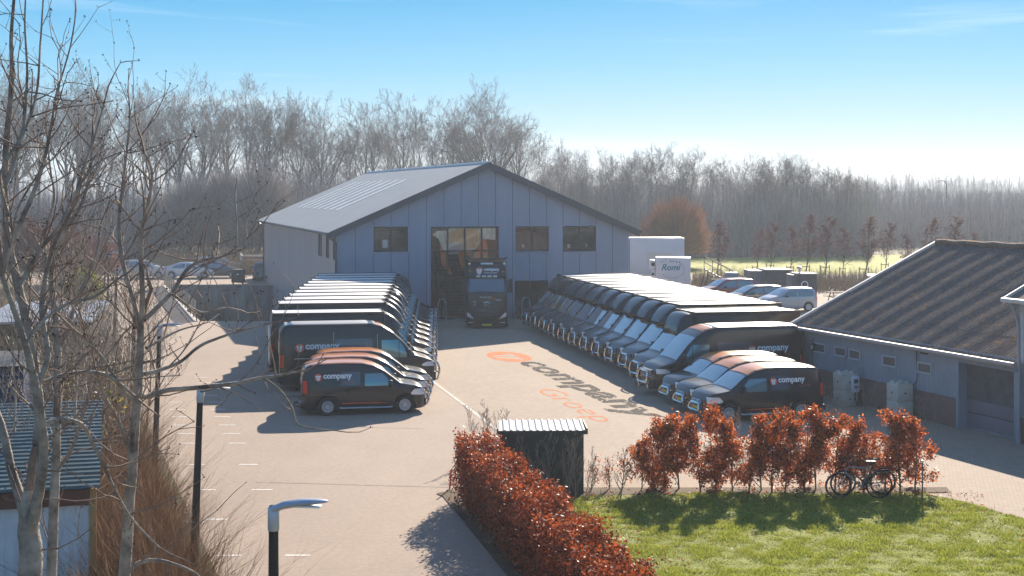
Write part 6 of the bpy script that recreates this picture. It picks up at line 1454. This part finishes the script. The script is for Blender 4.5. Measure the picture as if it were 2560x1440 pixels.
# ------------------------------------------------------------------ left foreground shed and stores behind it
m_green = mat('green_corrugated', (.075,.10,.095), .38, metal=.3, coat=.3)
fs = thing('garden_shed', 'green corrugated roofed shed with white ribbed walls at the lower left', 'shed', (-7.45, 25.6, 0), R(15.5)); 
mb = MB(); kk = 44; 
for i in range(kk):
    v0 = 6.9 * i / kk; v1 = 6.9 * (i + 1) / kk
V = []; N = 24; pt_ = 6.9 / N
for i in range(N):
    for dv, h in ((0, 0), (.08, .05), (.50, .05), (.58, 0)): v = pt_ * (i + dv); V += [(-4.5, v - .25, 2.52 + v*.085 + h), (.12, v - .25, 2.52 + v*.085 + h)]
mb.add(V, [(2*i, 2*i + 1, 2*i + 3, 2*i + 2) for i in range(N*4 - 1)]); mb.build('roof', m_green, fs, smooth=False)
mb = MB(); corr(mb, (-4.4, 0, 0), (1,0,0), (0,0,1), 4.36, 2.22, .18, .015, (0,-1,0)); mb.build('front_wall', mat('white_ribbed_wall', (.66,.66,.68), .4, var=.1), fs, smooth=False)
mb = MB(); mb.box(-.02, 0, .05, 6.5, 0, 2.4); mb.build('side_wall', mat('shed_side', (.30,.31,.34), .5), fs, smooth=False)
mb = MB(); mb.box(-4.5, -.06, -.12, -.03, 2.2, 2.48); mb.build('fascia', mat('brown_fascia', (.14,.05,.03), .5), fs, smooth=False); mb = MB(); mb.box(-.05, .06, -.10, .02, 0, 2.48); mb.build('corner_post', mat('pinewood_post', (.45,.24,.08), .6), fs, smooth=False)
def cont(label, px0, px1, yt, d_, dep, m, mroof, name='container'):
    x0, x1 = (px0-1280)*d_/F, (px1-1280)*d_/F; h = CAM_H - (yt-HOR)*d_/F; t = thing(name, label, 'container', (x0, d_, 0), R(12)); mb = MB(); mb.box(0, x1-x0, 0, dep, 0, h); mb.build('wall', m, t, smooth=False)
    mb = MB(); mb.box(-.05, x1-x0+.05, -.05, dep+.05, h, h+.08); mb.build('roof', mroof, t, smooth=False)
    mb = MB()
    for i in range(int((x1-x0)/.3)): mb.box(.1+i*.3, .2+i*.3, -.03, -.001, .05, h-.05)
    mb.build('rib', m, t, smooth=False)
cont('dark container with a pale flat roof behind the left foreground tree', -60, 215, 812, 50, 10, M['trim'], mat('pale_sheet_roof', (.42,.45,.52), .4, metal=.3))
cont('dark blue container behind the green roofed shed', -80, 52, 925, 39, 4, mat('navy_paint', (.012,.03,.09), .5), M['trim'])
hz = thing('distant_house', 'low house with an orange tiled roof at the far left', 'house', ((60-1280)*150/F, 150, 0), R(10)); mb = MB(); mb.box(-6, 6, 0, 7, 0, 2.6); mb.build('wall', m_pl, hz, smooth=False); mb = MB(); mb.prism([(-.4,2.5),(3.5,4.4),(7.4,2.5)], 'x', -6.4, 6.4); mb.build('roof', mat('orange_tile', (.34,.16,.10), .8, var=.2, vs=2), hz, smooth=False)
for k, (px, lab, hgt, cc) in enumerate([(965,'white box standing on the sill of the left upper hall window',.32,'white'),(1310,'small pale pot on the sill of the upper hall window right of the entrance',.22,'grp'),(1425,'small white pot on the sill of the rightmost upper hall window',.24,'white'),(1468,'round pale vase on the sill of the rightmost upper hall window',.28,'alu')]):
    x_, z_ = hall_px(px, 621); X, Y = hw_(x_, .30); o_ = MB()
    if k == 0: o_.bbox(-.17, .17, -.06, .1, 0, .5, .01)
    else: o_.lathe([(.001,0),(.08,0),(.13,hgt*.6),(.09,hgt),(.07,hgt)], (0,0,0), 'z', 12)
    o_ = o_.build('sill_pot' if k else 'paper_box', M[cc]); o_.location = (X, Y, z_ + .02); o_.rotation_euler = (0,0,A15); tag(o_, lab, 'pot' if k else 'box')
# ------------------------------------------------------------------ haze: one closed box of even air
hm = bpy.data.materials.new('haze_air'); hm.use_nodes = True; n_ = hm.node_tree.nodes; n_.remove(n_['Principled BSDF']); pvv = n_.new('ShaderNodeVolumePrincipled')
pvv.inputs['Color'].default_value = (.80,.89,1,1); pvv.inputs['Density'].default_value = .00055; pvv.inputs['Anisotropy'].default_value = .25
hm.node_tree.links.new(pvv.outputs[0], n_['Material Output'].inputs['Volume'])
mb = MB(); mb.box(-1400, 1400, -40, 1300, -4.5, 27); hz_ = mb.build('haze', hm, smooth=False); hz_['kind'] = 'stuff'; hz_['label'] = 'pale haze over the far trees'; hz_['category'] = 'haze'
